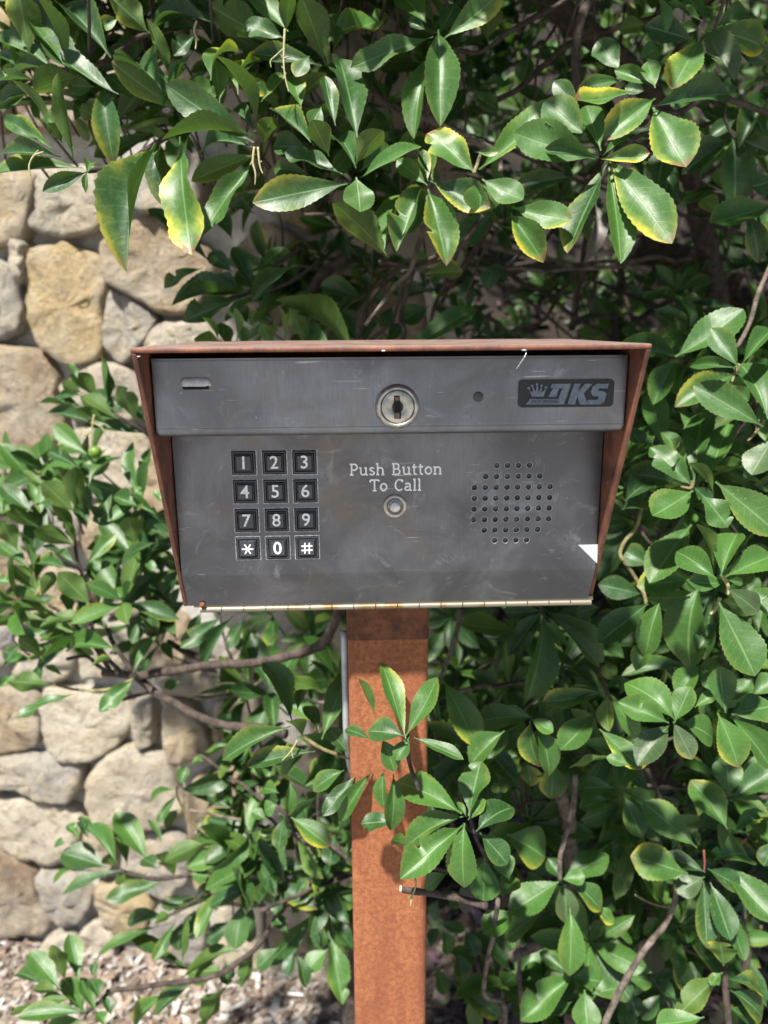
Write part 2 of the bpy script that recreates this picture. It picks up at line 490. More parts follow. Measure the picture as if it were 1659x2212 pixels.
def traced(i, j, s):
    v = [float(q) for q in s.split()]
    return [(553*i + v[k]/3.0, 553*j + v[k+1]/3.0) for k in range(0, len(v), 2)]
TAN, GREY, YEL, BRN, PALE, BLUE = (0.50, 0.38, 0.25), (0.48, 0.45, 0.40), (0.58, 0.44, 0.24), (0.35, 0.25, 0.17), (0.66, 0.59, 0.47), (0.27, 0.28, 0.31)
STONES = [
 (0,0,YEL,'-160 1120 250 1110 240 1280 200 1480 150 1590 -150 1610'),
 (0,0,PALE,'255 1120 500 1060 800 1120 830 1320 780 1370 650 1490 430 1545 230 1495 212 1380'),
 (0,0,GREY,'850 980 1050 950 1330 980 1340 1330 1200 1400 900 1380 845 1290'),
 (0,0,TAN,'655 1659 690 1540 850 1415 1000 1400 1200 1520 1350 1600 1420 1780 1320 1950 1190 2050 1040 2020 860 1915 705 1805'),
 (0,1,YEL,'230 -60 450 -75 640 0 690 180 660 330 670 600 640 660 450 720 340 640 230 520 200 330 180 150'),
 (0,1,GREY,'-140 20 60 30 130 180 172 330 160 470 60 540 -140 535'),
 (0,1,PALE,'85 -110 190 -90 195 140 140 200 95 30'),
 (0,1,GREY,'695 210 860 280 1030 395 980 500 890 620 800 710 700 640 672 530'),
 (0,1,PALE,'1055 425 1200 425 1320 400 1420 560 1360 680 960 640 985 510'),
 (0,1,TAN,'-160 560 220 600 330 700 385 800 345 900 440 1080 330 1250 60 1290 -160 1230'),
 (0,1,PALE,'390 830 560 725 680 685 860 735 930 880 960 1050 700 1075 460 1060 420 960'),
 (0,1,PALE,'350 1235 520 1105 900 1120 970 1250 900 1560 620 1580 320 1340'),
 (0,1,GREY,'85 1310 300 1305 320 1460 180 1540 95 1490'),
 (0,1,BRN,'-150 1290 65 1315 85 1500 60 1680 -150 1700'),
 (0,1,TAN,'940 1270 1150 1200 1240 1400 1180 1680 1000 1700 930 1570'),
 (0,1,GREY,'120 1560 300 1500 560 1600 540 1860 300 1960 110 1850'),
 (0,1,TAN,'580 1620 900 1600 960 1800 900 2020 620 2040 560 1880'),
 (0,2,BRN,'-160 160 80 180 280 330 250 560 60 690 -160 700'),
 (0,2,TAN,'300 330 560 420 620 640 420 760 160 720 270 560'),
 (0,2,PALE,'640 400 1000 380 1060 600 900 660 700 640 640 580'),
 (0,2,BLUE,'-160 715 110 720 135 880 40 1000 -160 1010'),
 (0,2,PALE,'140 760 420 790 500 1000 420 1100 150 1090 60 1010'),
 (0,2,PALE,'520 760 740 690 900 700 895 980 740 1040 540 1060'),
 (0,2,TAN,'930 690 1180 660 1250 830 1180 990 930 1010'),
 (0,2,TAN,'-160 1120 250 1145 262 1540 -160 1570'),
 (0,2,PALE,'300 1125 500 1150 830 1185 852 1380 785 1500 620 1590 450 1590 330 1480 285 1300'),
 (0,2,PALE,'872 1200 1010 1205 1010 1520 882 1500'),
 (0,2,TAN,'1085 1200 1230 1205 1340 1400 1400 1550 1130 1630 1080 1400'),
 (0,2,TAN,'1010 1060 1390 1015 1480 1090 1400 1185 1100 1175'),
 (0,2,GREY,'1270 830 1420 760 1659 850 1670 1100 1500 1120 1420 1000 1280 960'),
 (0,2,BRN,'1420 1200 1680 1150 1720 1480 1440 1560 1370 1400'),
 (0,3,GREY,'-150 -70 400 -95 560 -30 540 80 470 210 330 200 150 140 20 95 -150 100'),
 (0,3,PALE,'690 -95 880 -150 1080 -80 1130 60 1200 250 1100 400 900 385 640 350 580 200 590 50'),
 (0,3,PALE,'-150 130 30 205 150 190 330 215 540 275 520 480 350 640 180 600 -20 500 -150 480'),
 (0,3,BRN,'-150 520 0 540 200 640 270 900 360 1010 230 1100 60 1090 -150 1060'),
 (0,3,GREY,'240 660 480 680 620 850 500 1030 370 1010 285 880'),
 (0,3,YEL,'610 760 760 740 1000 900 950 1060 760 1080 660 980'),
 (0,3,PALE,'520 1060 640 965 760 1095 740 1260 540 1270'),
 (0,3,PALE,'290 1100 460 1060 515 1130 525 1260 280 1260'),
 (0,3,TAN,'560 340 700 390 760 480 720 700 560 640 545 480'),
 (0,3,TAN,'1220 120 1420 -20 1659 60 1640 400 1400 460 1220 400'),
 (0,3,GREY,'1010 900 1300 880 1350 1240 1050 1290 970 1080'),
 (0,3,GREY,'780 430 1180 430 1240 700 1060 860 800 720'),
 (0,3,TAN,'1270 500 1640 480 1659 860 1340 860 1260 720'),
 (0,3,PALE,'1380 900 1700 900 1720 1290 1400 1290'),
 (1,3,TAN,'80 880 420 840 480 1160 260 1200 90 1160'),
 (1,3,PALE,'100 1200 330 1215 360 1440 110 1400'),
 (1,3,PALE,'350 1240 500 1190 640 1220 640 1460 390 1450'),
 (1,3,BRN,'450 700 700 680 740 1000 620 1180 500 1130'),
]
def chaikin(p, n=2):
    for _ in range(n):
        q = []
        for k in range(len(p)):
            a, b = p[k], p[(k+1) % len(p)]
            q.append((a[0]*.84+b[0]*.16, a[1]*.84+b[1]*.16)); q.append((a[0]*.16+b[0]*.84, a[1]*.16+b[1]*.84))
        p = q
    return p
def resample(p, n):
    L = [0]
    for k in range(len(p)):
        a, b = p[k], p[(k+1) % len(p)]
        L.append(L[-1] + math.hypot(a[0]-b[0], a[1]-b[1]))
    out, k = [], 0
    for i in range(n):
        t = L[-1]*i/n
        while L[k+1] < t: k += 1
        a, b = p[k], p[(k+1) % len(p)]
        u = (t-L[k])/max(1e-9, L[k+1]-L[k])
        out.append((a[0]+(b[0]-a[0])*u, a[1]+(b[1]-a[1])*u))
    return out
def in_poly(pt, poly):
    x, y = pt; c = False
    for k in range(len(poly)):
        (x1, y1), (x2, y2) = poly[k], poly[k-1]
        if (y1 > y) != (y2 > y) and x < (x2-x1)*(y-y1)/(y2-y1)+x1: c = not c
    return c
def build_stone(poly, col, hgt=None):
    cx = sum(p[0] for p in poly)/len(poly); cy = sum(p[1] for p in poly)/len(poly)
    size = max(max(p[0] for p in poly)-min(p[0] for p in poly), max(p[1] for p in poly)-min(p[1] for p in poly))
    p = resample(chaikin(poly, 1 if rnd.random() < .5 else 2), 40)
    h = hgt if hgt is not None else rnd.uniform(0.006, 0.022)
    tx, ty = rnd.uniform(-.10, .10), rnd.uniform(-.10, .10)      # the face is a little tilted
    sd = rnd.uniform(0, 100)
    verts, faces = [], []
    for sc, z in ((1.0, -0.045), (1.005, -0.010), (0.992, 0.45*h), (0.955, 0.85*h), (0.84, 0.98*h), (0.58, h), (0.30, h*1.02)):
        for (x, y) in p:
            dx, dy = (x-cx)*sc, (y-cy)*sc
            nz = noise.noise(Vector(((cx+dx)*28, (cy+dy)*28, sd)))
            nz2 = noise.noise(Vector(((cx+dx)*70, (cy+dy)*70, sd)))
            o = z + (tx*dx + ty*dy + nz*0.009 + nz2*0.006 + .004*noise.noise(Vector(((cx+dx)*150, (cy+dy)*150, sd)))) * (1 if z > -0.02 else 0)
            e = 1 + 0.05*nz + .03*nz2
            verts.append(wall_pt(cx+dx*e, cy+dy*e, o))
    n = len(p)
    verts.append(wall_pt(cx, cy, h*1.05))
    for r in range(6):
        for k in range(n): faces.append((r*n+k, r*n+(k+1) % n, (r+1)*n+(k+1) % n, (r+1)*n+k))
    for k in range(n): faces.append((6*n+k, 6*n+(k+1) % n, len(verts)-1))
    o = mesh_obj('stone', verts, faces, M_STONE, wall, True)
    bmx = bmesh.new(); bmx.from_mesh(o.data); bmesh.ops.recalc_face_normals(bmx, faces=bmx.faces); bmx.to_mesh(o.data); bmx.free()
    v = rnd.uniform(0.88, 1.10)
    o.color = (col[0]*v, col[1]*v, col[2]*v, 1)
polys = []
for (i, j, col, s) in STONES:
    poly = [wall_uv(*q) for q in traced(i, j, s)]
    cx = sum(p[0] for p in poly)/len(poly); cy = sum(p[1] for p in poly)/len(poly)
    poly = [(cx+(x-cx)*1.03, cy+(y-cy)*1.03) for x, y in poly]
    polys.append(poly)
    build_stone(poly, col)
cents = [(sum(p[0] for p in q)/len(q), sum(p[1] for p in q)/len(q)) for q in polys]
# the rest of the wall: cells between scattered seeds
seeds = []
tries = 0
while tries < 4000:
    tries += 1
    c = (rnd.uniform(S0, S1), rnd.uniform(0.02, W_H))
    if any(in_poly(c, q) for q in polys): continue
    if any(math.hypot(c[0]-q[0], c[1]-q[1]) < 0.115 for q in cents): continue
    if any(math.hypot(c[0]-q[0], (c[1]-q[1])*1.15) < 0.135 for q in seeds): continue
    seeds.append(c)
allp = seeds + cents + [(x, y) for q in polys for (x, y) in q]
def cell(c, others):
    poly = [(c[0]-.14, c[1]-.14), (c[0]+.14, c[1]-.14), (c[0]+.14, c[1]+.14), (c[0]-.14, c[1]+.14)]
    for q in others:
        if q == c or math.hypot(q[0]-c[0], q[1]-c[1]) > 0.30: continue
        mx, my = (c[0]+q[0])/2, (c[1]+q[1])/2
        nx, ny = q[0]-c[0], q[1]-c[1]
        out = []
        for k in range(len(poly)):
            a, b = poly[k], poly[(k+1) % len(poly)]
            da = (a[0]-mx)*nx+(a[1]-my)*ny; db = (b[0]-mx)*nx+(b[1]-my)*ny
            if da <= 0: out.append(a)
            if da*db < 0:
                u = da/(da-db); out.append((a[0]+(b[0]-a[0])*u, a[1]+(b[1]-a[1])*u))
        poly = out
        if len(poly) < 3: return None
    return poly
for c in seeds:
    poly = cell(c, allp)
    if not poly: continue
    cx = sum(p[0] for p in poly)/len(poly); cy = sum(p[1] for p in poly)/len(poly)
    poly = [(cx+(x-cx)*0.93, max(-.03, min(W_H-.01, cy+(y-cy)*0.93))) for x, y in poly]
    a = abs(sum(poly[k][0]*poly[k-1][1]-poly[k-1][0]*poly[k][1] for k in range(len(poly))))/2
    if a < 0.0012: continue
    build_stone(poly, rnd.choice((TAN, TAN, GREY, PALE, PALE, YEL, BRN)))

# bark chips and dry litter over the soil: too many to count
cv, cf, cc = [], [], []
def add_chip(p, L, w, t, rz, tilt, col):
    m = Matrix.Translation(p) @ Matrix.Rotation(rz, 4, 'Z') @ Matrix.Rotation(tilt, 4, 'Y') @ Matrix.Rotation(rnd.uniform(-.5, .5), 4, 'X')
    b = len(cv)
    for (x, y, z) in ((-1,-1,-1),(1,-.7,-1),(.9,1,-1),(-1,.8,-1),(-1,-1,1),(1,-.7,1),(.9,1,1),(-1,.8,1)):
        cv.append(m @ Vector((x*L/2*rnd.uniform(.8, 1.2), y*w/2*rnd.uniform(.7, 1.3), z*t/2)))
        cc.append((*col, 1))
    for f in ((3,2,1,0),(4,5,6,7),(0,1,5,4),(1,2,6,5),(2,3,7,6),(3,0,4,7)): cf.append(tuple(b+k for k in f))
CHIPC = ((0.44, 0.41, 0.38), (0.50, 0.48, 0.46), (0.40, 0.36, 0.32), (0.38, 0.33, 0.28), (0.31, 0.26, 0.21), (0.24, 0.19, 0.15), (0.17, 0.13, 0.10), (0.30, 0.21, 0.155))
for k in range(15000):
    x = rnd.uniform(-1.0, 0.75); y = rnd.uniform(0.62, 1.36)
    s = (Vector((x, y, 0)) - WA).dot(WN)
    if s < 0.0 and x < 0.1: continue
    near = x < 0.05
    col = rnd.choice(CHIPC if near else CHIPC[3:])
    v = rnd.uniform(.7, 1.1) * (1 if near else .45); col = tuple(q*v for q in col)  # chips towards the bank darkened, shade put into their colour
    L = rnd.choice((rnd.uniform(0.003, 0.010), rnd.uniform(0.003, 0.012), rnd.uniform(.010, .032)))
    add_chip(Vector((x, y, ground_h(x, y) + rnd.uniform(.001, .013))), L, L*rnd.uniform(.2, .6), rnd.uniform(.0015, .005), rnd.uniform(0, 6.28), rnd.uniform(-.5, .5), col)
for k in range(2600):
    x = rnd.uniform(0.08, 1.4); y = rnd.uniform(1.0, 2.3)
    col = tuple(q*rnd.uniform(.2, .5) for q in rnd.choice(CHIPC[3:]))  # bank chips get the bushes' shade in their colour too
    L = rnd.uniform(0.015, 0.05)
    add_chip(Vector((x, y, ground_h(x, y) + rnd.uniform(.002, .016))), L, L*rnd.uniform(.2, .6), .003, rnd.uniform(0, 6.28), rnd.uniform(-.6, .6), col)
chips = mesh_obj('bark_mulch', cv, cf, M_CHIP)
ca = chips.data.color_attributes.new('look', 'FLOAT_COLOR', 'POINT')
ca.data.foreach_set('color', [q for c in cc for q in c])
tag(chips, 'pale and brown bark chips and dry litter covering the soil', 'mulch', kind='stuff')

# ================================================================== post
YAW = R(2.0)
BOX_LOC = Vector((0.0062, 0.431, CAM_H))
BM4 = Matrix.Translation(BOX_LOC) @ Matrix.Rotation(YAW, 4, 'Z')
BI = BM4.inverted()
def on(px, py, y):                        # pixel -> (x, z) on the box's local plane y
    o = BI @ CLOC; d = BI.to_3x3() @ ray(px, py)
    t = (y - o.y)/d.y
    p = o + d*t
    return p.x, p.z
def rounded(x0, x1, z0, z1, r, n=4):
    pts = []
    for (cx, cz, a0) in ((x1-r, z1-r, 0), (x0+r, z1-r, 90), (x0+r, z0+r, 180), (x1-r, z0+r, 270)):
        for k in range(n+1):
            a = R(a0 + 90*k/n); pts.append((cx+r*math.cos(a), cz+r*math.sin(a)))
    return pts
def bm_prism_z(bm, pts, z0, z1):
    A = [bm.verts.new((p[0], p[1], z0)) for p in pts]; B = [bm.verts.new((p[0], p[1], z1)) for p in pts]
    bm.faces.new(A); bm.faces.new(B)
    for k in range(len(pts)): bm.faces.new((A[k], A[(k+1) % len(pts)], B[(k+1) % len(pts)], B[k]))
pc = BM4 @ Vector((0, 0.1355, 0))
post = empty('steel_post', (pc.x, pc.y, 0), YAW)
tag(post, 'rust orange square steel post standing below the grey intercom box', 'post')
HW = 0.0303
bm = bmesh.new(); bm_prism_z(bm, rounded(-HW, HW, -HW, HW, 0.005), 0.008, CAM_H - 0.226); bm_obj('shaft', bm, M_POST, post)
bm = bmesh.new(); bm_prism_z(bm, rounded(-HW-.0006, HW+.0006, -HW-.0006, HW+.0006, 0.0055), CAM_H - 0.2268, CAM_H - 0.1925)
bm_obj('sleeve', bm, M_SLEEVE, post)
bm = bmesh.new(); bm_box(bm, -.075, .075, -.075, .075, -0.004, 0.009); bevel(bm, .002)
bm_obj('base_plate', bm, M_SLEEVE, post)
for sx in (-1, 1):
    for sy in (-1, 1):
        bm = bmesh.new()
        bmesh.ops.create_cone(bm, cap_ends=True, segments=6, radius1=.009, radius2=.009, depth=.010, matrix=Matrix.Translation((sx*.058, sy*.058, .0142)))
        bm_obj('anchor_bolt', bm, M_SLEEVE, post)
cpts = [Vector((-HW-.0028, -.012, CAM_H-.2270)), Vector((-HW-.0028, -.012, CAM_H-.28)), Vector((-HW-.0026, -.006, CAM_H-.32)), Vector((-HW, .012, CAM_H-.36)), Vector((-HW+.008, .034, CAM_H-.40)), Vector((-HW+.02, .038, CAM_H-.55)), Vector((-HW+.03, .038, 0.0))]
sp = smooth_path(cpts, 5)
v, f = tube_data(sp, [0.0027]*len(sp), 12)
co = mesh_obj('conduit', v, f, M_CONDUIT, None, True)
co.location = (pc.x, pc.y, 0); co.rotation_euler = (0, 0, YAW)
tag(co, 'thin grey conduit running down the side of the rusty post', 'conduit')

# ================================================================== intercom
box = empty('gate_intercom', BOX_LOC, YAW)
tag(box, 'grey steel gate intercom with keypad, lock and speaker under a rusty red hood', 'intercom')
W = 0.1400; T = 0.003
Z_TOP = -0.0098; Z_BOT = -0.1872
Y_BACK = 0.196
# hood: bent sheet, deeper at the top than at the bottom
bm = bmesh.new()
bm_box(bm, -W-T-.0005, W+T+.0005, 0.0, Y_BACK, Z_TOP-T, Z_TOP)
bevel(bm, 0.0011, 2)
side = [(0.0004, Z_TOP-T-.0002), (Y_BACK-.0004, Z_TOP-T-.0002), (Y_BACK-.0004, Z_BOT), (0.0775, Z_BOT)]
for sx in (-1, 1):
    b2 = bmesh.new()
    bm_prism(b2, side, 'x', sx*(W+.0001), sx*(W+T))
    bevel(b2, 0.0007, 2)
    me = D.meshes.new('tmp'); b2.to_mesh(me); b2.free(); bm.from_mesh(me); D.meshes.remove(me)
bm_box(bm, -W, W, Y_BACK-.0035, Y_BACK-.0005, Z_BOT, Z_TOP-T-.0004)
bm_box(bm, -W, W, 0.094, Y_BACK-.0036, Z_BOT, Z_BOT+.003)
hood = bm_obj('hood', bm, M_HOOD, box)

def boolean_cut(target, cutters):
    cm = bmesh.new()
    for c in cutters:
        me = D.meshes.new('tmp'); bmesh.ops.recalc_face_normals(c, faces=c.faces); c.to_mesh(me); c.free(); cm.from_mesh(me); D.meshes.remove(me)
    cme = D.meshes.new('cut'); cm.to_mesh(cme); cm.free()
    co = D.objects.new('cut', cme); COL.objects.link(co); co.parent = target.parent
    md = target.modifiers.new('cut', 'BOOLEAN'); md.operation = 'DIFFERENCE'; md.object = co; md.solver = 'EXACT'
    bpy.context.view_layer.update()
    dg = bpy.context.evaluated_depsgraph_get()
    nm = D.meshes.new_from_object(target.evaluated_get(dg))
    target.modifiers.clear()
    old = target.data; nm.name = old.name; target.data = nm; D.meshes.remove(old)
    D.objects.remove(co); D.meshes.remove(cme)

# header strip: the upper flange that the lock sits in
YH = 0.0237
bm = bmesh.new()
prof = [(YH, -0.0168), (YH, -0.0576)]
for k in range(1, 7):
    a = R(90*k/6); prof.append((YH + .0045*(1-math.cos(a)), -0.0576 - .0045*math.sin(a)))
prof += [(0.060, -0.0621), (0.060, -0.0168)]
bm_prism(bm, prof, 'x', -W+.0012, W-.0012)
bmesh.ops.recalc_face_normals(bm, faces=bm.faces)
ed = [e for e in bm.edges if abs(abs(e.verts[0].co.x)-(W-.0012)) < 1e-5 and abs(abs(e.verts[1].co.x)-(W-.0012)) < 1e-5 and max(e.verts[0].co.y, e.verts[1].co.y) < 0.03]
bmesh.ops.bevel(bm, geom=ed, offset=0.0014, segments=2, affect='EDGES')
header = bm_obj('header', bm, M_HEAD, box)
lx, lz = on(423, 835, YH)
hx, hz = on(1033, 857, YH)
cuts = []
c = bmesh.new(); bm_box(c, lx-.0068, lx+.0068, YH-.002, YH+.004, lz-.0006, lz+.0002); cuts.append(c)
boolean_cut(header, cuts)
# pressed crease above the bottom bend
bm = bmesh.new(); bm_prism(bm, [(YH-.0003, -.0571), (YH-.0003, -.0577), (YH+.001, -.0577), (YH+.001, -.0571)], 'x', -W+.004, W-.004)
bm_obj('crease', bm, M_HEAD, box)
# louvre
bm = bmesh.new()
ns, nr = 24, 6
grid = []
for i in range(ns+1):
    a = math.pi*i/ns
    row = []
    for j in range(nr+1):
        b = (math.pi/2)*j/nr
        x = lx + (0.0062*(1 if math.cos(a) > 0 else -1)*min(1, abs(math.cos(a))*3) + 0.0029*math.cos(a)*math.sin(b))
        z = lz + 0.0002 + 0.0052*math.sin(a)*math.sin(b)
        y = YH - 0.0026*math.cos(b)*min(1.0, math.sin(a)*2 + .25) - 0.0001
        row.append(bm.verts.new((x, y, z)))
    grid.append(row)
for i in range(ns):
    for j in range(nr): bm.faces.new((grid[i][j], grid[i+1][j], grid[i+1][j+1], grid[i][j+1]))
bmesh.ops.remove_doubles(bm, verts=bm.verts, dist=1e-6)
bm_obj('louvre', bm, M_LOUVRE, box, True)
bm = bmesh.new(); bm_prism(bm, rounded(lx-.0076, lx+.0076, lz-.0017, lz+.0001, .0007, 3), 'y', YH-.0003, YH+.002)
bm_obj('louvre_slot', bm, M_VOID, box)
# indicator lens
bm = bmesh.new(); bm_lathe(bm, [(0.0, -.0006), (.0018, -.00055), (.0030, -.0002), (.0033, .0004)], hx, hz, YH, 32)
bm_obj('indicator_lens', bm, M_LENS, box, True)
# lock
kx, kz = on(859, 879, YH-.003)
bm = bmesh.new()
bm_lathe(bm, [(0.0131, .001), (0.0131, -.0008), (.0127, -.0016), (.0117, -.0031), (.0108, -.0036), (.0101, -.0034), (.0099, -.0026), (.0097, -.0014)], kx, kz, YH, 56)
lock = bm_obj('lock', bm, M_LOCK, box, True)
bm = bmesh.new()
bm_lathe(bm, [(.0097, -.0012), (.0095, -.0030), (.0092, -.0034), (.0034, -.0034), (.0031, -.0024), (.0029, -.0008), (0, -.0008)], kx, kz, YH, 56)
bm_obj('lock_plug', bm, M_LOCK, lock, True)
bm = bmesh.new(); bm_prism(bm, [(kx-.0021, kz-.0068), (kx+.0019, kz-.0069), (kx+.0019, kz-.0030), (kx+.0014, kz-.0010), (kx+.0014, kz+.0014), (kx+.0012, kz+.0030), (kx+.0012, kz+.0066), (kx-.0021, kz+.0066), (kx-.0021, kz+.0030), (kx-.0014, kz+.0010)], 'y', YH-.00375, YH-.002)
bm_obj('keyway', bm, M_VOID, lock)
for (x0, x1, z0, z1) in ((-.0016, .0012, -.0064, -.0033), (-.0017, .0008, .0036, .0060)):
    bm = bmesh.new(); bm_box(bm, kx+x0, kx+x1, YH-.0041, YH-.0030, kz+z0, kz+z1); bevel(bm, .0003, 1)
    bm_obj('tumbler', bm, plain('tumbler_brass', (0.17, 0.13, 0.08), .5, .6), lock)

# badge ---------------------------------------------------------------------
def zoom2(x, y): return 1500/1.82278 + x*0.68716/1.82278, 1320/1.82278 + y*0.68712/1.82278
YB = YH - .0016
def bpt(x, y, yy=YB): return on(*zoom2(x, y), yy)
x0, z1 = bpt(794, 256); x1, z0 = bpt(1330, 409)
bm = bmesh.new(); bm_prism(bm, rounded(x0, x1, z0, z1, .0024, 5), 'y', YB, YH+.0005)
badge = bm_obj('badge', bm, M_BADGE, box)
GL = {
 'crown': [(866,352),(847,312),(862,322),(870,328),(866,296),(874,300),(886,326),(890,288),(897,288),(902,326),(914,298),(921,300),(919,328),(936,312),(945,306),(930,352)],
 'letter_d': [(978,277),(1088,277),(1047,396),(828,396),(852,364),(1015,364),(1038,303),(1019,303),(1002,353),(955,353),(985,303),(968,303)],
 'letter_k': [(1105,277),(1142,277),(1128,322),(1168,277),(1212,277),(1160,332),(1182,396),(1137,396),(1124,350),(1110,396),(1066,396)],
 'letter_s': [(1305,277),(1297,304),(1247,304),(1240,316),(1278,322),(1292,335),(1275,384),(1255,396),(1175,396),(1184,369),(1238,369),(1246,352),(1212,346),(1200,325),(1213,291),(1235,277)],
}
for nm, pts in GL.items():
    bm = bmesh.new(); bm_prism(bm, [bpt(*p) for p in pts], 'y', YB-.0007, YB+.0002)
    if nm == 'crown':
        for (cx, cy) in ((845,302),(866,289),(893,280),(919,288),(944,298)):
            bm_lathe(bm, [(0, -.0008), (.0008, -.0006), (.00085, .0001)], *bpt(cx, cy), YB, 12)
    bm_obj(nm, bm, M_LETTER, badge)
def text_mesh(name, s, size, mat, parent, x, z, y, shear=0.0, offset=0.0, sx=1.0, space=1.0):
    cu = D.curves.new(name, 'FONT'); cu.body = s; cu.size = size; cu.align_x = 'CENTER'; cu.align_y = 'CENTER'
    cu.shear = shear; cu.offset = offset; cu.space_character = space; cu.resolution_u = 4
    cu.extrude = 0.00008
    to = D.objects.new(name, cu); COL.objects.link(to)
    bpy.context.view_layer.update()
    me = D.meshes.new_from_object(to.evaluated_get(bpy.context.evaluated_depsgraph_get()))
    D.objects.remove(to); D.curves.remove(cu)
    me.name = name
    me.transform(Matrix.Translation((x, y, z)) @ Matrix.Rotation(R(90), 4, 'X') @ Matrix.Diagonal((sx, 1, 1, 1)))
    me.materials.clear(); me.materials.append(mat)
    return link(D.objects.new(name, me), parent)
tx, tz = bpt(938, 380)
text_mesh('maker_name', 'DOORKING', .0031, M_BADGE, badge, tx, tz, YB-.00085, .3, 0, 1.0)

# lower panel ----------------------------------------------------------------
YP = 0.0622
bm = bmesh.new()
pp = [(YP, -0.0600), (YP, -0.1588)]
for k in range(1, 9):
    a = R(26*k/8); pp.append((YP + .005*(1-math.cos(a)), -0.1588 - .005*math.sin(a)))
pp += [(0.0738, -0.1855), (0.0756, -.1848), (YP+.0026, -.1612), (YP+.0022, -.1588), (YP+.0022, -.0600)]
bm_prism(bm, pp, 'x', -W+.0010, W-.0010)
panel = bm_obj('panel', bm, M_STEEL, box)
KX = [on(527, 1000, YP)[0], on(593, 999, YP)[0], on(658, 998, YP)[0]]
KZ = [on(592, 999, YP)[1], on(595, 1061, YP)[1], on(598, 1123, YP)[1], on(600, 1183, YP)[1]]
pitch = (KX[2]-KX[0])/2
KW = 0.0077
cuts = []
for x in KX:
    for z in KZ:
        c = bmesh.new(); bm_box(c, x-KW, x+KW, YP-.01, YP+.01, z-KW, z+KW); cuts.append(c)
hx0, hz0 = on(1025, 1054, YP); hx1, hz1 = on(1188, 1053, YP)
_, zt = on(1110, 1005, YP); _, zb = on(1103, 1167, YP)
hp = (hx1-hx0)/7; hv = (zt-zb)/7
for r in range(8):
    n = (4, 6, 8, 8, 8, 8, 6, 4)[r]
    for k in range(n):
        x = (hx0+hx1)/2 + (k-(n-1)/2)*hp; z = zt - r*hv
        c = bmesh.new()
        bm_lathe(c, [(0, -.005), (.00192, -.005), (.00192, .006), (0, .006)], x, z, YP, 18)
        cuts.append(c)
bx, bz = on(853, 1093, YP)
boolean_cut(panel, cuts)
bm = bmesh.new(); bm_box(bm, hx0-.008, hx1+.008, YP+.0026, YP+.004, zb-.008, zt+.008); bm_obj('speaker', bm, M_CONE, box)
bm = bmesh.new(); bm_box(bm, KX[0]-.012, KX[2]+.012, YP+.006, YP+.008, KZ[3]-.012, KZ[0]+.012); bm_obj('keypad_backing', bm, M_VOID, box)
bm = bmesh.new()
for r in range(8):
    n = (4, 6, 8, 8, 8, 8, 6, 4)[r]
    for k in range(n):
        x = (hx0+hx1)/2 + (k-(n-1)/2)*hp; z = zt - r*hv
        bm_lathe(bm, [(.00215, -.00001), (.00205, -.00006), (.00195, -.00001), (.00190, .0006)], x, z, YP, 16)
bm_obj('grille_glint', bm, M_RIM, box, True)  # pale rings stand in for glints on the hole edges
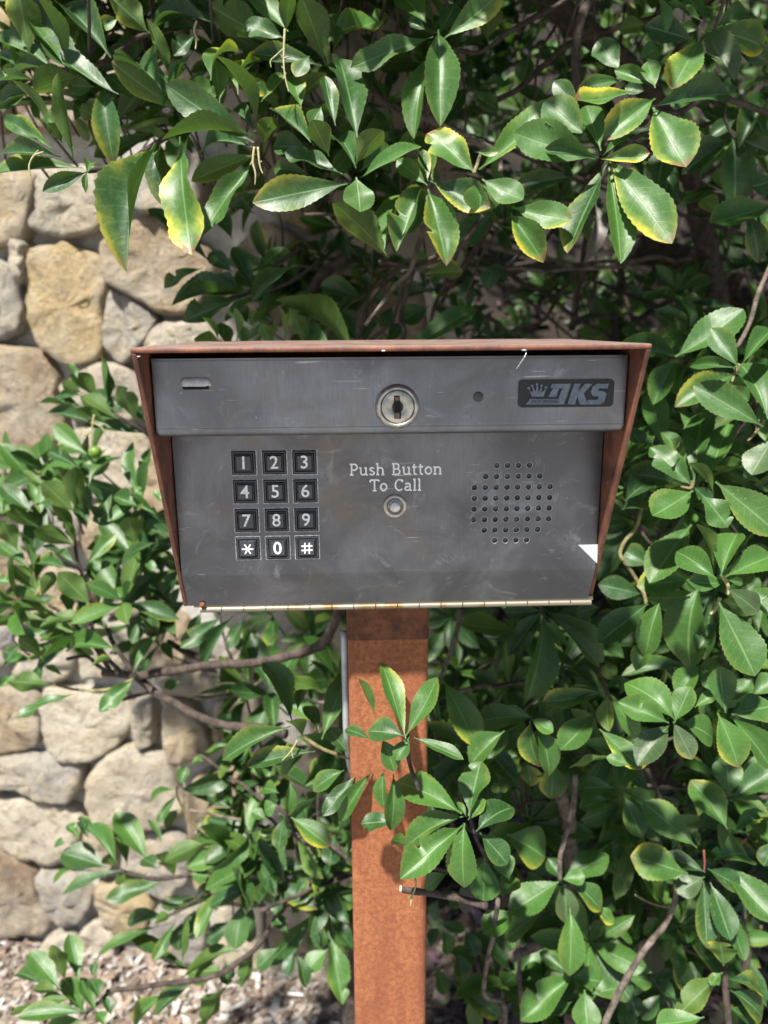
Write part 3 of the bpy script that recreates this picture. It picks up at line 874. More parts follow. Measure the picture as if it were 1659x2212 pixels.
# keys
def bm_frame(bm, x, z, a, b, y0, y1):
    for (p0, p1, q0, q1) in ((x-a, x+a, z+b, z+a), (x-a, x+a, z-a, z-b), (x-a, x-b, z-b, z+b), (x+b, x+a, z-b, z+b)):
        bm_box(bm, p0, p1, y0, y1, q0, q1)
DIG = ('123', '456', '789', '*0#')
for r in range(4):
    for cidx in range(3):
        x, z = KX[cidx], KZ[r]
        def step_ring(bm, a, ya, b, yb):          # sloped square ring from half-size a to half-size b
            A = [bm.verts.new((x+sx*a, ya, z+sz*a)) for sx, sz in ((-1,-1),(1,-1),(1,1),(-1,1))]
            B = [bm.verts.new((x+sx*b, yb, z+sz*b)) for sx, sz in ((-1,-1),(1,-1),(1,1),(-1,1))]
            for k in range(4): bm.faces.new((A[k], A[(k+1) % 4], B[(k+1) % 4], B[k]))
            return B
        bm = bmesh.new()
        for (a, ya, b, yb) in ((KW-.0002, YP+.005, KW-.0002, YP-.0003), (KW-.0002, YP-.0003, KW-.0008, YP-.0009), (KW-.0008, YP-.0009, .0063, YP-.0009), (.0063, YP-.0009, .0061, YP+.003)):
            step_ring(bm, a, ya, b, yb)
        bmesh.ops.remove_doubles(bm, verts=bm.verts, dist=1e-6)
        key = bm_obj('key', bm, M_KEYF, box)
        bm = bmesh.new()
        step_ring(bm, KW+.0006, YP-.00003, KW+.0001, YP-.00035); step_ring(bm, KW+.0001, YP-.00035, KW-.0001, YP+.001)
        bm_obj('key_rim', bm, M_RIM, key)
        bm = bmesh.new()
        for (a, ya, b, yb) in ((.0059, YP+.004, .0059, YP-.0006), (.0059, YP-.0006, .0054, YP-.0012), (.0054, YP-.0012, .0052, YP-.0012)):
            step_ring(bm, a, ya, b, yb)
        B = step_ring(bm, .0052, YP-.0012, .0045, YP-.0026); bm.faces.new(B)
        bmesh.ops.remove_doubles(bm, verts=bm.verts, dist=1e-6)
        bm_obj('key_cap', bm, M_KEYF, key)
        ch = DIG[r][cidx]
        if ch in '*#':
            bm = bmesh.new()
            segs = []
            if ch == '*':
                for a in (0, 60, 120):
                    ca, sa = math.cos(R(a)), math.sin(R(a)); segs.append(((-.0037*ca, -.0037*sa), (.0037*ca, .0037*sa)))
            else:
                segs = [((-.0015, -.0037), (-.0013, .0037)), ((.0014, -.0037), (.0016, .0037)), ((-.0036, -.0015), (.0036, -.0013)), ((-.0036, .0014), (.0036, .0016))]
            for q, (a, b) in enumerate(segs):
                dx, dz = b[0]-a[0], b[1]-a[1]; L = math.hypot(dx, dz); nx, nz = -dz/L*.00042, dx/L*.00042
                yy = YP-.00275 - q*.00002
                bm_prism(bm, [(x+a[0]+nx, z+a[1]+nz), (x+b[0]+nx, z+b[1]+nz), (x+b[0]-nx, z+b[1]-nz), (x+a[0]-nx, z+a[1]-nz)], 'y', yy, YP-.0024)
            bm_obj('key_mark', bm, M_WHITE, key)
        else:
            text_mesh('key_mark', ch, .0118, M_WHITE, key, x, z, YP-.0027, 0, 0.00010)
# call button
bm = bmesh.new()
bm_lathe(bm, [(.0079, .001), (.0079, -.0006), (.0074, -.0013), (.0062, -.0017), (.0054, -.0015), (.0052, -.0004), (.0047, -.0001)], bx, bz, YP, 44)
btn = bm_obj('call_button', bm, M_LOCK, box, True)
bm = bmesh.new()
bm_lathe(bm, [(.0047, .0), (.0045, -.0012), (.0037, -.0014), (.0036, -.0034), (.0030, -.0042), (.0, -.0046)], bx, bz, YP, 36)
bm_obj('button_cap', bm, plain('button_grey', (0.56, 0.56, 0.54), .34, .8, 300, .2), btn, True)

# printed words: stroke letters with slab serifs
def arc(cx, cy, rx, ry, a0, a1, n=10):
    return [(cx+rx*math.cos(R(a0+(a1-a0)*k/n)), cy+ry*math.sin(R(a0+(a1-a0)*k/n))) for k in range(n+1)]
SER = lambda x, y, w=.15: [(x-w, y), (x+w, y)]
GLY = {   # cap height 1, x height .68; (advance, strokes)
 'P': (.78, [[(.18, 0), (.18, .97)], SER(.18, .04), SER(.16, .96, .13), [(.18, .96)] + arc(.40, .71, .24, .25, 90, -90) + [(.18, .46)]]),
 'u': (.80, [[(.16, .64), (.16, .22)] + arc(.36, .22, .20, .18, 180, 330) , [(.60, .66), (.60, .04)], SER(.12, .64, .10), SER(.55, .64, .10), SER(.66, .04, .09)]),
 's': (.58, [arc(.29, .50, .16, .14, 20, 200) + [(.29, .35)] + arc(.28, .19, .19, .15, 70, -160)]),
 'h': (.82, [[(.18, 0), (.18, 1.0)], SER(.14, .98, .10), SER(.18, .04, .13), arc(.40, .42, .22, .22, 160, 0) + [(.62, .04)], SER(.62, .04, .12)]),
 'B': (.86, [[(.18, .04), (.18, .96)], SER(.15, .04, .12), SER(.15, .96, .12), [(.18, .96), (.40, .96)] + arc(.40, .74, .20, .22, 90, -90) + [(.18, .52)], [(.40, .52)] + arc(.42, .28, .26, .24, 90, -90) + [(.18, .04)]]),
 't': (.52, [[(.22, .92), (.22, .20)] + arc(.36, .20, .14, .16, 180, 300), [(.06, .66), (.44, .66)]]),
 'o': (.74, [arc(.37, .34, .25, .30, 0, 360, 20)]),
 'n': (.82, [[(.18, 0), (.18, .66)], SER(.13, .64, .09), SER(.18, .04, .13), arc(.40, .42, .22, .22, 160, 0) + [(.62, .04)], SER(.62, .04, .12)]),
 'T': (.80, [[(.40, .04), (.40, .96)], [(.06, .96), (.76, .96)], [(.06, .96), (.03, .76)], [(.76, .96), (.79, .82)], SER(.40, .04, .16)]),
 'C': (.82, [arc(.44, .50, .34, .46, 45, 315, 18), [(.70, .98), (.68, .74)]]),
 'a': (.72, [arc(.33, .50, .19, .14, 170, 0) + [(.52, .06)], arc(.30, .20, .20, .16, 60, 330, 14), SER(.58, .04, .08)]),
 'l': (.40, [[(.20, .04), (.20, 1.0)], SER(.16, .98, .10), SER(.20, .04, .14)]),
 ' ': (.52, []),
}
def lettering(s, pxa, pxb, pybase, pytop, y):
    xa, zb_ = on(pxa, pybase, y); xb, _ = on(pxb, pybase, y); _, zt_ = on(pxa, pytop, y)
    adv = sum(GLY[c][0] for c in s)
    sx = (xb-xa)/adv; sz = zt_-zb_
    bm = bmesh.new()
    cur = 0; cnt = 0
    hw = 0.070*sz
    for ch in s:
        w, strokes = GLY[ch]
        for st in strokes:
            pts = [(xa+(cur+px)*sx, zb_+pz*sz) for px, pz in st]
            cnt += 1
            yy = y - 0.00016 - (cnt % 7)*0.000012
            L, Rr = [], []
            for k, p in enumerate(pts):
                a, b = pts[max(0, k-1)], pts[min(len(pts)-1, k+1)]
                dx, dz = b[0]-a[0], b[1]-a[1]; l = math.hypot(dx, dz) or 1
                nx, nz = -dz/l*hw, dx/l*hw
                L.append(bm.verts.new((p[0]+nx, yy, p[1]+nz))); Rr.append(bm.verts.new((p[0]-nx, yy, p[1]-nz)))
            for k in range(len(pts)-1): bm.faces.new((L[k], L[k+1], Rr[k+1], Rr[k]))
        cur += w
    return bm_obj('lettering', bm, M_WHITE, box)
lettering('Push Button', 755, 956, 1027, 1002, YP)['label'] = 'white printed words Push Button'
lettering('To Call', 799, 911, 1061, 1036, YP)['label'] = 'white printed words To Call'
# corner sticker
bm = bmesh.new(); bm_prism(bm, [on(1249, 1177, YP), on(1291, 1176, YP), on(1289.5, 1217, YP)], 'y', YP-.0003, YP+.0001)
bm_obj('sticker', bm, M_STICK, box)['label'] = 'white triangular corner sticker'
# hinge: a row of knuckles along the lower edge
yh, zh = 0.0748, -0.1888
xa = on(432, 1312, yh)[0]; xb = on(1277, 1302, yh)[0]
n = 18
for k in range(n):
    a = xa + (xb-xa)*k/n; b = xa + (xb-xa)*(k+1)/n
    vs, fs = tube_data([Vector((a+.0003, yh, zh)), Vector((b-.0003, yh, zh))], [.0020, .0020], 16, 0, False)
    o = mesh_obj('hinge_knuckle', vs, fs, M_HINGE, box, True)
bm = bmesh.new(); bm_box(bm, xa-.004, xb+.001, yh-.0004, yh+.0012, zh+.0018, zh+.0046); bm_obj('hinge_leaf', bm, M_HINGE, box)
sx_, sz_ = on(437, 1307, yh-.003)
bm = bmesh.new(); bm_lathe(bm, [(0, -.0012), (.0014, -.0010), (.0019, 0), (.0019, .002)], sx_, sz_, yh-.0028, 14)
bm_obj('hinge_screw', bm, M_SLEEVE, box, True)
# rivet ring low on the bent lip, and a small wisp of spider silk under the hood's edge
def box_pt(px, py, y):
    x, z = on(px, py, y); return Vector((x, y, z))
wp = [box_pt(1137, 762, -.0006), box_pt(1133, 771, -.001), box_pt(1127, 780, .001), box_pt(1121, 789, .004), box_pt(1116, 796, .006)]
wp = smooth_path(wp, 4)
v, f = tube_data(wp, [.00020+.00009*math.sin(k*2.1) for k in range(len(wp))], 5)
mesh_obj('spider_silk', v, f, M_WHITE, box)['label'] = 'white wisp of spider silk'
for (px, py, r) in ((828, 757.5, .0008), (1132, 756, .0010), (300, 770, .0006)):
    p = box_pt(px, py, -.0004)
    b2 = bmesh.new(); bmesh.ops.create_icosphere(b2, subdivisions=1, radius=r)
    for q in b2.verts: q.co = Vector((q.co.x*1.7*rnd.uniform(.7, 1.3), q.co.y*.25, q.co.z*.6*rnd.uniform(.6, 1.3))) + p
    bm_obj('paint_chip', b2, M_STICK, box)

# ================================================================== shrubs
# ---- leaf meshes, unit length along +y, unit width, shared by every leaf
def leaf_profile(t):
    if t < 0.085: return 0.030
    s = (t-0.085)/0.915
    return 0.5*max(0.0, (s**0.95)*(1-s**2.6)**0.90)/0.505 + 0.030*(1-s)
def leaf_arrays(rows, half, bend, fold, wave, twist, serr, seed, nib=None):
    rr = random.Random(seed)
    ph = rr.uniform(0, 6)
    vs, uv, fs = [], [], []
    cols = 2*half+1
    for i in range(rows+1):
        t = i/rows
        hw = leaf_profile(t)
        tw = twist*(t-.3)
        for j in range(cols):
            rel = (j-half)/half
            w = hw
            if nib and abs(rel) == 1 and (rel > 0) == nib[2] and abs(t-nib[0]) < nib[1]: w *= 1 - .55*math.cos((t-nib[0])/nib[1]*1.57)
            if abs(rel) == 1 and serr and 0.15 < t < 0.985: w *= 1 + serr*(1 if i % 2 else -1)
            x = rel*w
            z = fold*abs(rel)*w*1.6*(1-0.4*t) - bend*(max(0, t-.08)**2) + wave*abs(rel)*hw*math.sin(t*11+ph+(1.3 if rel > 0 else 0))
            xx = x*math.cos(tw) - z*0.25*math.sin(tw); zz = z + x*math.sin(tw)*0.45
            y = t - 0.30*bend*bend*t**3
            vs.append((xx, y, zz)); uv.append((0.5+rel/2, t))
    for i in range(rows):
        for j in range(cols-1):
            a = i*cols+j
            fs.append((a, a+1, a+cols+1, a+cols))
    return vs, uv, fs
def leaf_mesh(name, *a):
    vs, uv, fs = leaf_arrays(*a)
    me = D.meshes.new(name)
    me.from_pydata(vs, [], fs)
    ul = me.uv_layers.new(name='UVMap')
    for lp in me.loops: ul.data[lp.index].uv = uv[lp.vertex_index]
    me.materials.append(M_LEAF)
    me.shade_smooth()
    return me
LEAVES = [leaf_mesh('leaf', 30, 2, b, f, w, tw, 0.030, s, nb) for s, (b, f, w, tw, nb) in enumerate((
    (.10, .16, .03, .1, None), (.22, .26, .05, -.25, None), (.04, .12, .04, .05, None), (.36, .28, .05, .3, None), (-.14, .22, .06, -.2, None),
    (.16, .34, .09, .35, (.62, .06, True)), (.50, .20, .04, -.3, None), (.08, .10, .10, .4, None), (.28, .42, .05, .1, None),
    (.12, .18, .13, -.5, (.8, .05, False)), (-.22, .14, .05, .25, None), (.62, .30, .07, .15, None)))]
LOW = [leaf_arrays(7, 1, b, f, 0.02, tw, 0, s) for s, (b, f, tw) in enumerate(((.12, .18, .1), (.28, .22, -.2), (.02, .14, .2), (-.08, .2, 0)))]

SHR = {}
def shrub(key, name, loc, label):
    e = empty(name, loc)
    tag(e, label, 'shrub')
    SHR[key] = dict(e=e, n=0, mass=([], [], [], []), tw=([], []), inv=-Vector(loc))
shrub('A', 'evergreen_shrub', (0.32, 1.02, 0.0), 'tall evergreen shrub with yellow edged leaves arching over the top of the intercom')
shrub('B', 'evergreen_shrub', (0.62, 0.98, 0.0), 'dense green shrub pressed against the right side of the red hood')
shrub('C', 'evergreen_shrub', (-0.06, 0.92, 0.0), 'spreading shrub whose sprays reach across the sunlit stone wall')
shrub('E', 'evergreen_shrub', (0.26, 0.80, 0.0), 'low leafy shrub growing round the foot of the rusty post')

def leaf_matrix(B, d, L, w, n):
    n = (n - d*n.dot(d)).normalized()
    x = d.cross(n).normalized()
    m = Matrix(((x.x*w, d.x*L, n.x*L, B.x), (x.y*w, d.y*L, n.y*L, B.y), (x.z*w, d.z*L, n.z*L, B.z), (0, 0, 0, 1)))
    return m
def put_leaf(key, m, look, which=None, mass=False):
    s = SHR[key]
    if not mass and s['n'] < 300:
        s['n'] += 1
        o = D.objects.new('leaf', LEAVES[which if which is not None else rnd.randrange(len(LEAVES))])
        o.color = look
        COL.objects.link(o)
        o.parent = s['e']
        o.matrix_local = Matrix.Translation(s['inv']) @ m
        return
    vs, uv, fs = LOW[rnd.randrange(len(LOW))]
    V, U, Fc, C = s['mass']
    b = len(V)
    mm = Matrix.Translation(s['inv']) @ m
    for q in vs:
        V.append(mm @ Vector(q)); C.append(look)
    U.extend(uv)
    Fc.extend(tuple(b+k for k in f) for f in fs)

LOOK = {  # hue; underside, also backlit
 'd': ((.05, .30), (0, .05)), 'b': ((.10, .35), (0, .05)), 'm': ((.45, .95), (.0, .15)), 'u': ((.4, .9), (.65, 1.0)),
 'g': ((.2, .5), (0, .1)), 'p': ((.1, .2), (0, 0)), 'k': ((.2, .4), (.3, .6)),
}
def look_of(t):
    h, u = LOOK[t[0]]
    y = t.count('y')
    yel = (rnd.uniform(0, .10) if rnd.random() < .9 else rnd.uniform(.15, .45)) if y == 0 else (rnd.uniform(.3, .65) if y == 1 else rnd.uniform(.85, 1.0))
    al = {'g': .80, 'p': .12, 'k': .35}.get(t[0], 1.0)
    return (rnd.uniform(*h), yel, rnd.uniform(*u), al)
def trace(key, i, j, z, text, jit=.012, dz=.16):
    toks = text.split()
    for k in range(0, len(toks), 6):
        bx, by, tx, ty, w = (float(q) for q in toks[k:k+5]); t = toks[k+5]
        zz = z + rnd.uniform(-jit, jit)
        Lpx = math.hypot(tx-bx, ty-by)
        L0 = Lpx/3/F*zz
        B = TP(i, j, bx, by, zz)
        s = (ty-by)/max(1.0, Lpx)                     # hanging leaves lean out, upright ones lean back
        e = (rnd.gauss(0, dz*.7) + (.36 if t[0] == 'u' else -.46)*s)*L0
        T_ = TP(i, j, tx, ty, zz + max(-.55*L0, min(.55*L0, e)))
        d = T_-B; L = d.length; d.normalize()
        wa = w/3/F*zz
        wt = max(wa, 0.34*L)
        roll = math.acos(max(.12, min(1, wa/wt*.98)))
        r2 = rnd.uniform(.15, .55)
        if roll < r2: roll = r2; wt = wa/math.cos(roll)
        c = (CLOC - B).normalized()
        if t[0] == 'u':
            n0 = -c; n0 = (n0 - d*n0.dot(d)).normalized()
        else:
            n0 = (c - d*c.dot(d)).normalized()
        cands = [Quaternion(d, sg*roll) @ n0 for sg in (-1, 1)]
        n = max(cands, key=lambda q: q.z)
        bend = rnd.randrange(len(LEAVES))
        put_leaf(key, leaf_matrix(B - d*L*.06, d, L*1.12, wt*1.01, n), look_of(t), bend)

trace('A', 0, 0, .62, '''190 330 120 -80 200 uy 420 440 230 -40 130 d 400 400 195 120 90 m 420 420 330 -60 80 u 700 350 390 -80 220 d 330 430 -60 190 120 m
330 450 -40 360 90 d 200 515 -60 500 60 m 955 205 740 -10 170 uy 760 120 650 170 90 myy 740 600 300 385 110 b 490 500 225 560 190 u 1135 700 718 425 190 uy 672 580 685 910 180 by
1250 240 1130 340 110 d 180 590 -20 610 80 d 160 620 -10 690 80 d 1090 470 975 150 100 uy 1240 350 1040 640 60 m 1210 430 1060 620 60 m 1190 540 1385 605 140 my''')
trace('A', 0, 0, .58, '''1045 580 740 130 255 d 475 1010 430 500 95 u 480 970 225 620 190 b 320 950 35 760 130 m 310 830 215 520 45 u 400 920 320 800 100 u 370 1015 -20 940 130 b
500 1090 -60 1085 95 m 550 1120 290 1220 110 d 565 1120 610 960 100 m 562 1120 545 1215 40 m 250 900 20 760 120 b 1170 920 1190 1580 190 myy 1625 1070 1290 1500 170 m 1640 1010 1260 1150 150 u
1000 970 695 1580 170 by 1040 960 940 1260 60 d 1615 905 1150 630 215 b 1610 945 1200 800 200 b 1610 875 1080 740 90 u 1640 835 1440 550 145 b 1655 790 1545 310 115 u
1370 500 1395 140 130 myy 1545 590 1540 230 125 myy 1420 650 1400 390 130 m''')
trace('A', 0, 0, .64, '''1720 260 1385 35 210 u 1350 140 850 -20 130 b 1310 190 985 115 105 b 1370 130 1150 -60 110 d 1400 130 1280 -40 110 b 1420 100 1330 -60 90 m 600 560 470 560 130 b 560 380 520 170 110 d
100 420 -40 300 90 d 240 300 180 -40 60 u 860 640 700 480 120 b 640 760 520 700 120 u 1120 640 1060 450 90 d''')
trace('A', 0, 0, .78, '990 860 650 1060 110 b 1340 1680 990 1430 140 d 560 960 760 830 60 u 900 760 1030 810 130 u 480 740 560 910 80 u 1500 1540 1420 1380 110 d 1640 1380 1480 1290 100 b 1640 1250 1480 1330 90 d')
trace('A', 1, 0, .60, '''195 190 -20 -60 150 m 195 200 210 -50 110 u 170 240 -80 150 150 d 440 390 320 -10 200 u 430 300 845 65 110 my 470 420 440 240 50 u 500 330 490 60 90 m
340 370 260 485 110 b 40 650 170 470 80 myy 290 690 240 490 130 m 45 940 85 720 130 u 330 1130 90 1060 120 d 320 960 110 930 150 d 400 420 -20 320 120 d -20 560 60 580 90 myy 420 700 360 800 120 m
1120 250 640 400 130 m 1180 220 1210 690 230 m 1115 380 990 800 150 m 1240 230 1560 0 190 my 1095 140 940 -60 180 m 1195 210 1290 20 150 d 1095 190 990 120 90 b 1150 200 1150 -30 80 d''')
trace('A', 1, 0, .56, '''650 875 560 335 250 b 510 800 440 545 115 b 640 1070 500 700 175 d 468 1000 375 780 150 u 650 1060 792 830 150 u 360 930 105 635 150 b 540 1120 200 965 100 b 560 1195 10 1300 220 b
650 1160 675 1350 215 m 700 1140 1050 920 110 m''')
trace('A', 1, 0, .60, '''690 1100 890 930 190 my 840 1650 550 1300 215 u 840 1590 895 1055 165 my 1140 1160 1030 820 180 my 1110 1165 1070 1010 80 b 1100 1190 920 1040 120 m 1095 1200 900 1550 140 m
1120 1250 1000 1480 120 m 1120 1250 1240 1655 225 my 1150 1180 1510 1360 200 by''')
trace('A', 1, 0, .57, '1405 1105 1125 850 230 myy 1470 1080 1890 770 190 my 1480 1170 1720 1320 180 m 1440 1190 1475 1345 240 m 1430 985 1560 990 60 m')
trace('A', 1, 0, .72, '1530 1390 1310 1570 180 d 1370 570 1200 790 130 d 1410 600 1570 720 110 d 1500 250 1500 30 180 u 1400 500 1310 340 110 d 850 300 700 520 60 d 900 640 1080 560 70 u 1440 560 1659 520 50 d')
trace('A', 2, 0, .60, '''1240 110 1130 -40 110 m 1250 130 1330 -40 110 m 1220 130 1020 0 60 m 1300 195 1690 280 210 my 1330 170 1560 60 140 m 1210 190 1085 160 80 m 1165 260 880 160 170 d 1240 210 1440 460 180 g
1220 265 1050 545 215 myy 1430 300 1690 380 130 b 940 -20 1020 165 60 m 700 520 450 560 100 m 690 450 560 260 170 d 820 390 960 290 120 m 860 590 740 560 90 d 430 700 280 530 130 d''')
trace('A', 2, 0, .57, '''925 560 880 390 140 m 935 545 670 440 110 m 910 650 620 850 205 myy 780 590 400 735 110 myy 930 690 1440 545 170 d 920 710 1110 1105 285 myy 1100 510 1225 440 60 m
565 990 430 700 120 d 570 960 490 670 150 m 470 870 230 690 230 m 515 1020 40 900 270 m 540 1030 220 940 110 b 600 1000 760 860 60 m 590 1030 865 1005 110 myy 650 1060 1015 1535 275 my 625 1090 730 1640 185 m 610 1080 360 1590 150 d
20 1350 370 1450 185 my 0 1400 190 1650 190 myy''')
trace('A', 2, 0, .70, '''370 1150 50 1180 130 d 1430 900 1480 1270 220 d 1380 920 1150 1060 150 d 1470 900 1680 980 130 d 1680 1330 1275 1480 195 m 1690 1170 1545 1220 170 b 1700 600 1480 840 120 d 1540 1400 1620 1650 150 d
1000 930 940 1180 190 d 1030 1100 960 1330 190 d 880 740 825 850 80 p 540 1330 560 1620 90 p 1280 500 1240 330 120 d 860 160 690 170 110 u 1340 1400 1230 1240 120 u 120 380 60 500 120 d 1560 720 1640 860 120 d 1440 780 1300 860 100 d''')
trace('A', 0, 1, .80, '1570 235 1260 200 150 d 1300 85 1060 190 80 d 1560 225 1110 215 60 d 1550 230 1400 110 120 d 1530 285 1200 400 150 b 1640 255 1480 440 70 m 1500 100 1360 -20 120 d 1640 200 1520 -20 110 d 1659 210 1540 100 130 b 1640 460 1500 300 110 d')
trace('C', 0, 1, .78, '1430 590 1265 500 105 u 1410 540 1360 370 45 u 1565 590 1530 350 60 u 1590 590 1580 480 60 m 1480 600 1440 430 100 d')
trace('A', 1, 1, .74, '''990 600 1405 340 150 m 610 590 230 200 50 u 330 590 235 345 110 u 480 590 280 450 130 m 110 590 40 440 100 u 220 80 -30 250 110 d 990 70 1130 10 120 m 1110 120 1330 80 130 uy 190 560 160 330 35 u 40 60 180 -60 90 d''')
trace('A', 1, 1, .90, '700 290 410 160 130 d 860 310 740 240 100 d 1140 220 860 240 100 d 1110 330 930 430 150 d 880 330 820 450 90 d 640 520 560 350 110 d 700 560 740 400 120 d 860 560 940 440 100 d 1400 120 1340 330 110 d 1560 60 1480 180 120 d 1440 500 1400 320 110 d 1640 160 1500 90 120 d 400 350 560 250 80 d 1200 60 1150 180 70 d 760 200 680 120 80 d')
# left sprays against the wall
trace('C', 0, 1, .90, '''620 910 480 760 120 u 750 1050 510 930 130 u 880 1060 780 850 130 u 700 970 620 680 45 m 520 880 410 830 90 u 500 790 450 690 60 m 540 1000 270 900 60 d 600 1080 300 970 110 b 760 1000 640 890 80 d 520 900 370 890 60 b 960 1150 570 1140 80 d 970 1100 880 960 100 d 980 1240 915 1390 70 m 690 1090 500 970 80 u''')
trace('C', 0, 1, .86, '''470 1650 285 1475 150 u 490 1640 480 1370 130 u 540 1650 530 1440 60 u 430 1480 370 1370 90 u 300 1500 130 1400 65 u 510 1370 310 1250 100 b 580 1480 690 1230 45 m 200 1650 20 1530 110 b 200 1640 0 1655 70 u 1010 1670 740 1540 110 m 700 1680 640 1480 110 b 620 1420 540 1330 70 b 20 1659 10 1420 50 m 230 1620 190 1470 60 m 900 1600 870 1490 70 m 1060 1600 1000 1520 50 m 340 1650 240 1540 80 b''')
trace('C', 0, 2, .88, '''480 110 330 -40 100 u 250 100 60 -20 100 u 470 210 240 100 125 u 110 240 10 60 130 u 170 350 -20 190 130 m 240 470 160 130 50 m 480 330 280 200 75 b 430 360 210 290 110 b 570 330 740 150 95 m 230 500 90 350 110 u
575 590 390 400 165 u 270 540 340 410 95 u 220 520 0 490 80 m 100 470 -20 430 80 m 320 600 60 560 55 u 330 640 95 590 85 u 280 700 0 670 85 u 300 770 120 800 75 m 560 680 290 720 90 u 740 890 340 770 160 m 260 930 140 810 105 u 330 930 270 810 75 d
210 960 0 950 80 m 130 860 30 960 90 b 280 980 200 1115 80 b 310 1120 70 1090 130 u 400 1060 300 990 45 m 480 1180 120 1300 55 m 855 1090 655 1280 130 m 870 1030 990 810 65 m 0 1140 70 1060 60 m 880 200 830 30 150 u 820 130 740 30 90 m 1010 200 760 300 60 d 1060 70 860 -30 80 d 590 1000 740 900 60 u
480 200 420 60 70 u 560 100 500 -40 100 b 640 60 600 -60 90 b''')
trace('C', 0, 2, .94, '''1200 580 950 780 170 d 1000 400 800 560 140 d 1010 230 830 400 90 d 720 590 680 380 95 u 640 600 600 300 115 d 850 650 800 400 120 d 1100 220 1040 130 110 b 1050 410 1050 260 80 d 1010 620 960 470 120 d 920 420 1110 560 90 d 760 560 740 340 100 d 700 300 640 140 100 d 1010 800 830 960 90 d 1150 380 1060 520 100 d 930 640 860 840 110 d 700 760 560 620 100 d 900 640 1020 760 90 d 460 660 420 520 80 m 1140 820 1010 640 110 d
1420 690 1210 880 115 d 1500 690 1290 970 105 d 1590 680 1480 870 90 d 1300 660 1230 800 90 d 1120 960 1060 860 70 m 1100 1060 960 1040 50 m 1160 1100 1070 1130 80 m''', .02)
trace('C', 1, 2, .61, '''225 1340 80 940 165 m 270 1280 300 1100 80 m 300 1450 240 1280 120 u 435 1450 580 1060 155 m 410 1420 330 1210 105 d 600 1560 470 1420 105 d 200 1400 -240 1540 135 m 360 1555 -60 1620 130 d 330 1540 130 1680 100 m 180 1550 260 1470 40 u''', .01)
trace('C', 0, 3, .98, '''680 640 410 540 175 b 750 610 575 335 115 m 570 450 530 310 100 d 740 630 680 560 100 u 820 620 780 400 85 m 950 590 760 290 165 m 510 460 440 360 65 m 420 490 350 480 65 m 480 650 320 710 45 m 760 670 410 790 75 d 940 690 730 780 125 u 1040 740 700 840 115 b 1130 700 1040 540 130 u 1320 490 1110 560 130 u 1010 650 930 560 110 d
1580 480 1270 350 175 m 1560 510 1220 630 140 m 1120 140 940 165 55 m 1170 110 1200 -10 85 m 1140 180 1020 350 65 m 1050 490 970 330 45 m 1150 270 1080 380 75 u 1060 960 770 960 105 b 1000 1010 1090 940 70 u 1010 1030 650 1190 65 m 1130 1010 1010 1240 75 m 1420 780 1300 1090 100 m 1460 800 1590 790 90 my
1570 890 1520 1160 155 m 1230 1300 820 1200 45 d 1110 1270 900 1110 95 d 1540 1190 1240 1210 85 u 1420 1310 1230 1320 180 u 1180 1250 1160 1020 45 u 1250 1390 980 1570 110 d 1060 1470 810 1650 115 m 1480 1400 1300 1659 75 u 1640 1200 1560 1390 85 u 1600 650 1430 730 75 m 1240 690 1340 700 110 m 1500 700 1640 620 80 m''', .02)
trace('C', 0, 3, 1.04, '1240 860 1060 900 90 d 1300 900 1200 1100 110 d 1380 720 1280 900 120 d 1500 1000 1340 1120 110 d 1640 900 1590 1120 120 d 1400 420 1480 250 90 d 1580 300 1440 180 90 m 1340 260 1480 150 70 u 1640 700 1500 560 120 d 1180 1000 1140 1180 100 d 1460 1260 1480 1400 100 b 1660 100 1500 60 100 my')
trace('C', 0, 3, .88, '''380 1420 200 1200 145 m 270 1400 110 1290 125 b 420 1370 350 1140 105 u 510 1370 455 1080 125 m 360 1440 230 1420 80 u 440 1500 280 1490 85 u 540 1580 430 1360 130 m 620 1570 510 1390 80 m 540 1580 130 1590 115 m 280 1540 80 1590 45 u 640 1490 600 1350 95 d 600 1350 615 1260 55 d 540 1640 240 1690 100 m 680 1670 640 1570 75 m 720 1600 690 1480 70 d''')
# beside the hood on the right
trace('B', 2, 1, .70, '1070 650 720 560 160 d 1050 690 920 910 160 m 980 1230 900 890 170 m 900 1240 830 1110 120 m 1060 1470 780 1370 185 d 740 1580 900 1430 170 d 1030 640 960 520 100 m 960 1130 1060 1240 100 m 760 1100 830 1230 110 d 720 1640 860 1560 120 d')
trace('B', 2, 1, .64, '''1080 640 1460 430 225 m 1440 770 1100 920 185 m 1120 1110 1200 930 140 m 1160 1480 910 1240 190 m 1180 1440 1230 960 205 m 1270 1440 1400 1090 185 m 1490 1450 1620 1380 150 m 1030 1190 1100 1230 100 m 1400 850 1530 930 110 m 1180 1500 1290 1600 100 d''')
trace('B', 2, 1, .59, '''1460 710 1300 470 165 m 1445 725 1160 660 90 m 1500 690 1690 430 130 m 1650 1035 1540 630 225 m 1605 1090 1205 840 215 m 1610 1090 1430 1010 85 m 1300 1525 1200 1280 80 u 1160 1530 915 1700 235 m 1340 1480 1720 1780 250 m 1690 1190 1560 1400 200 g 1240 1560 1400 1740 180 m''')
trace('B', 2, 2, .64, '''1150 100 905 415 220 m 1140 440 835 470 205 m 870 600 560 860 195 d 955 590 840 890 165 m 1210 500 1040 935 275 m 900 850 800 990 120 m 1330 720 1200 880 110 d 1700 700 1560 500 170 m''')
trace('B', 2, 2, .56, '1310 420 1070 220 195 m 1360 400 1440 100 195 m 1400 410 1700 260 195 m 1370 460 1130 470 125 m 1400 440 1500 460 55 m 1400 500 1610 640 150 g 1350 610 1570 1035 265 m 1300 330 1240 60 70 uy')
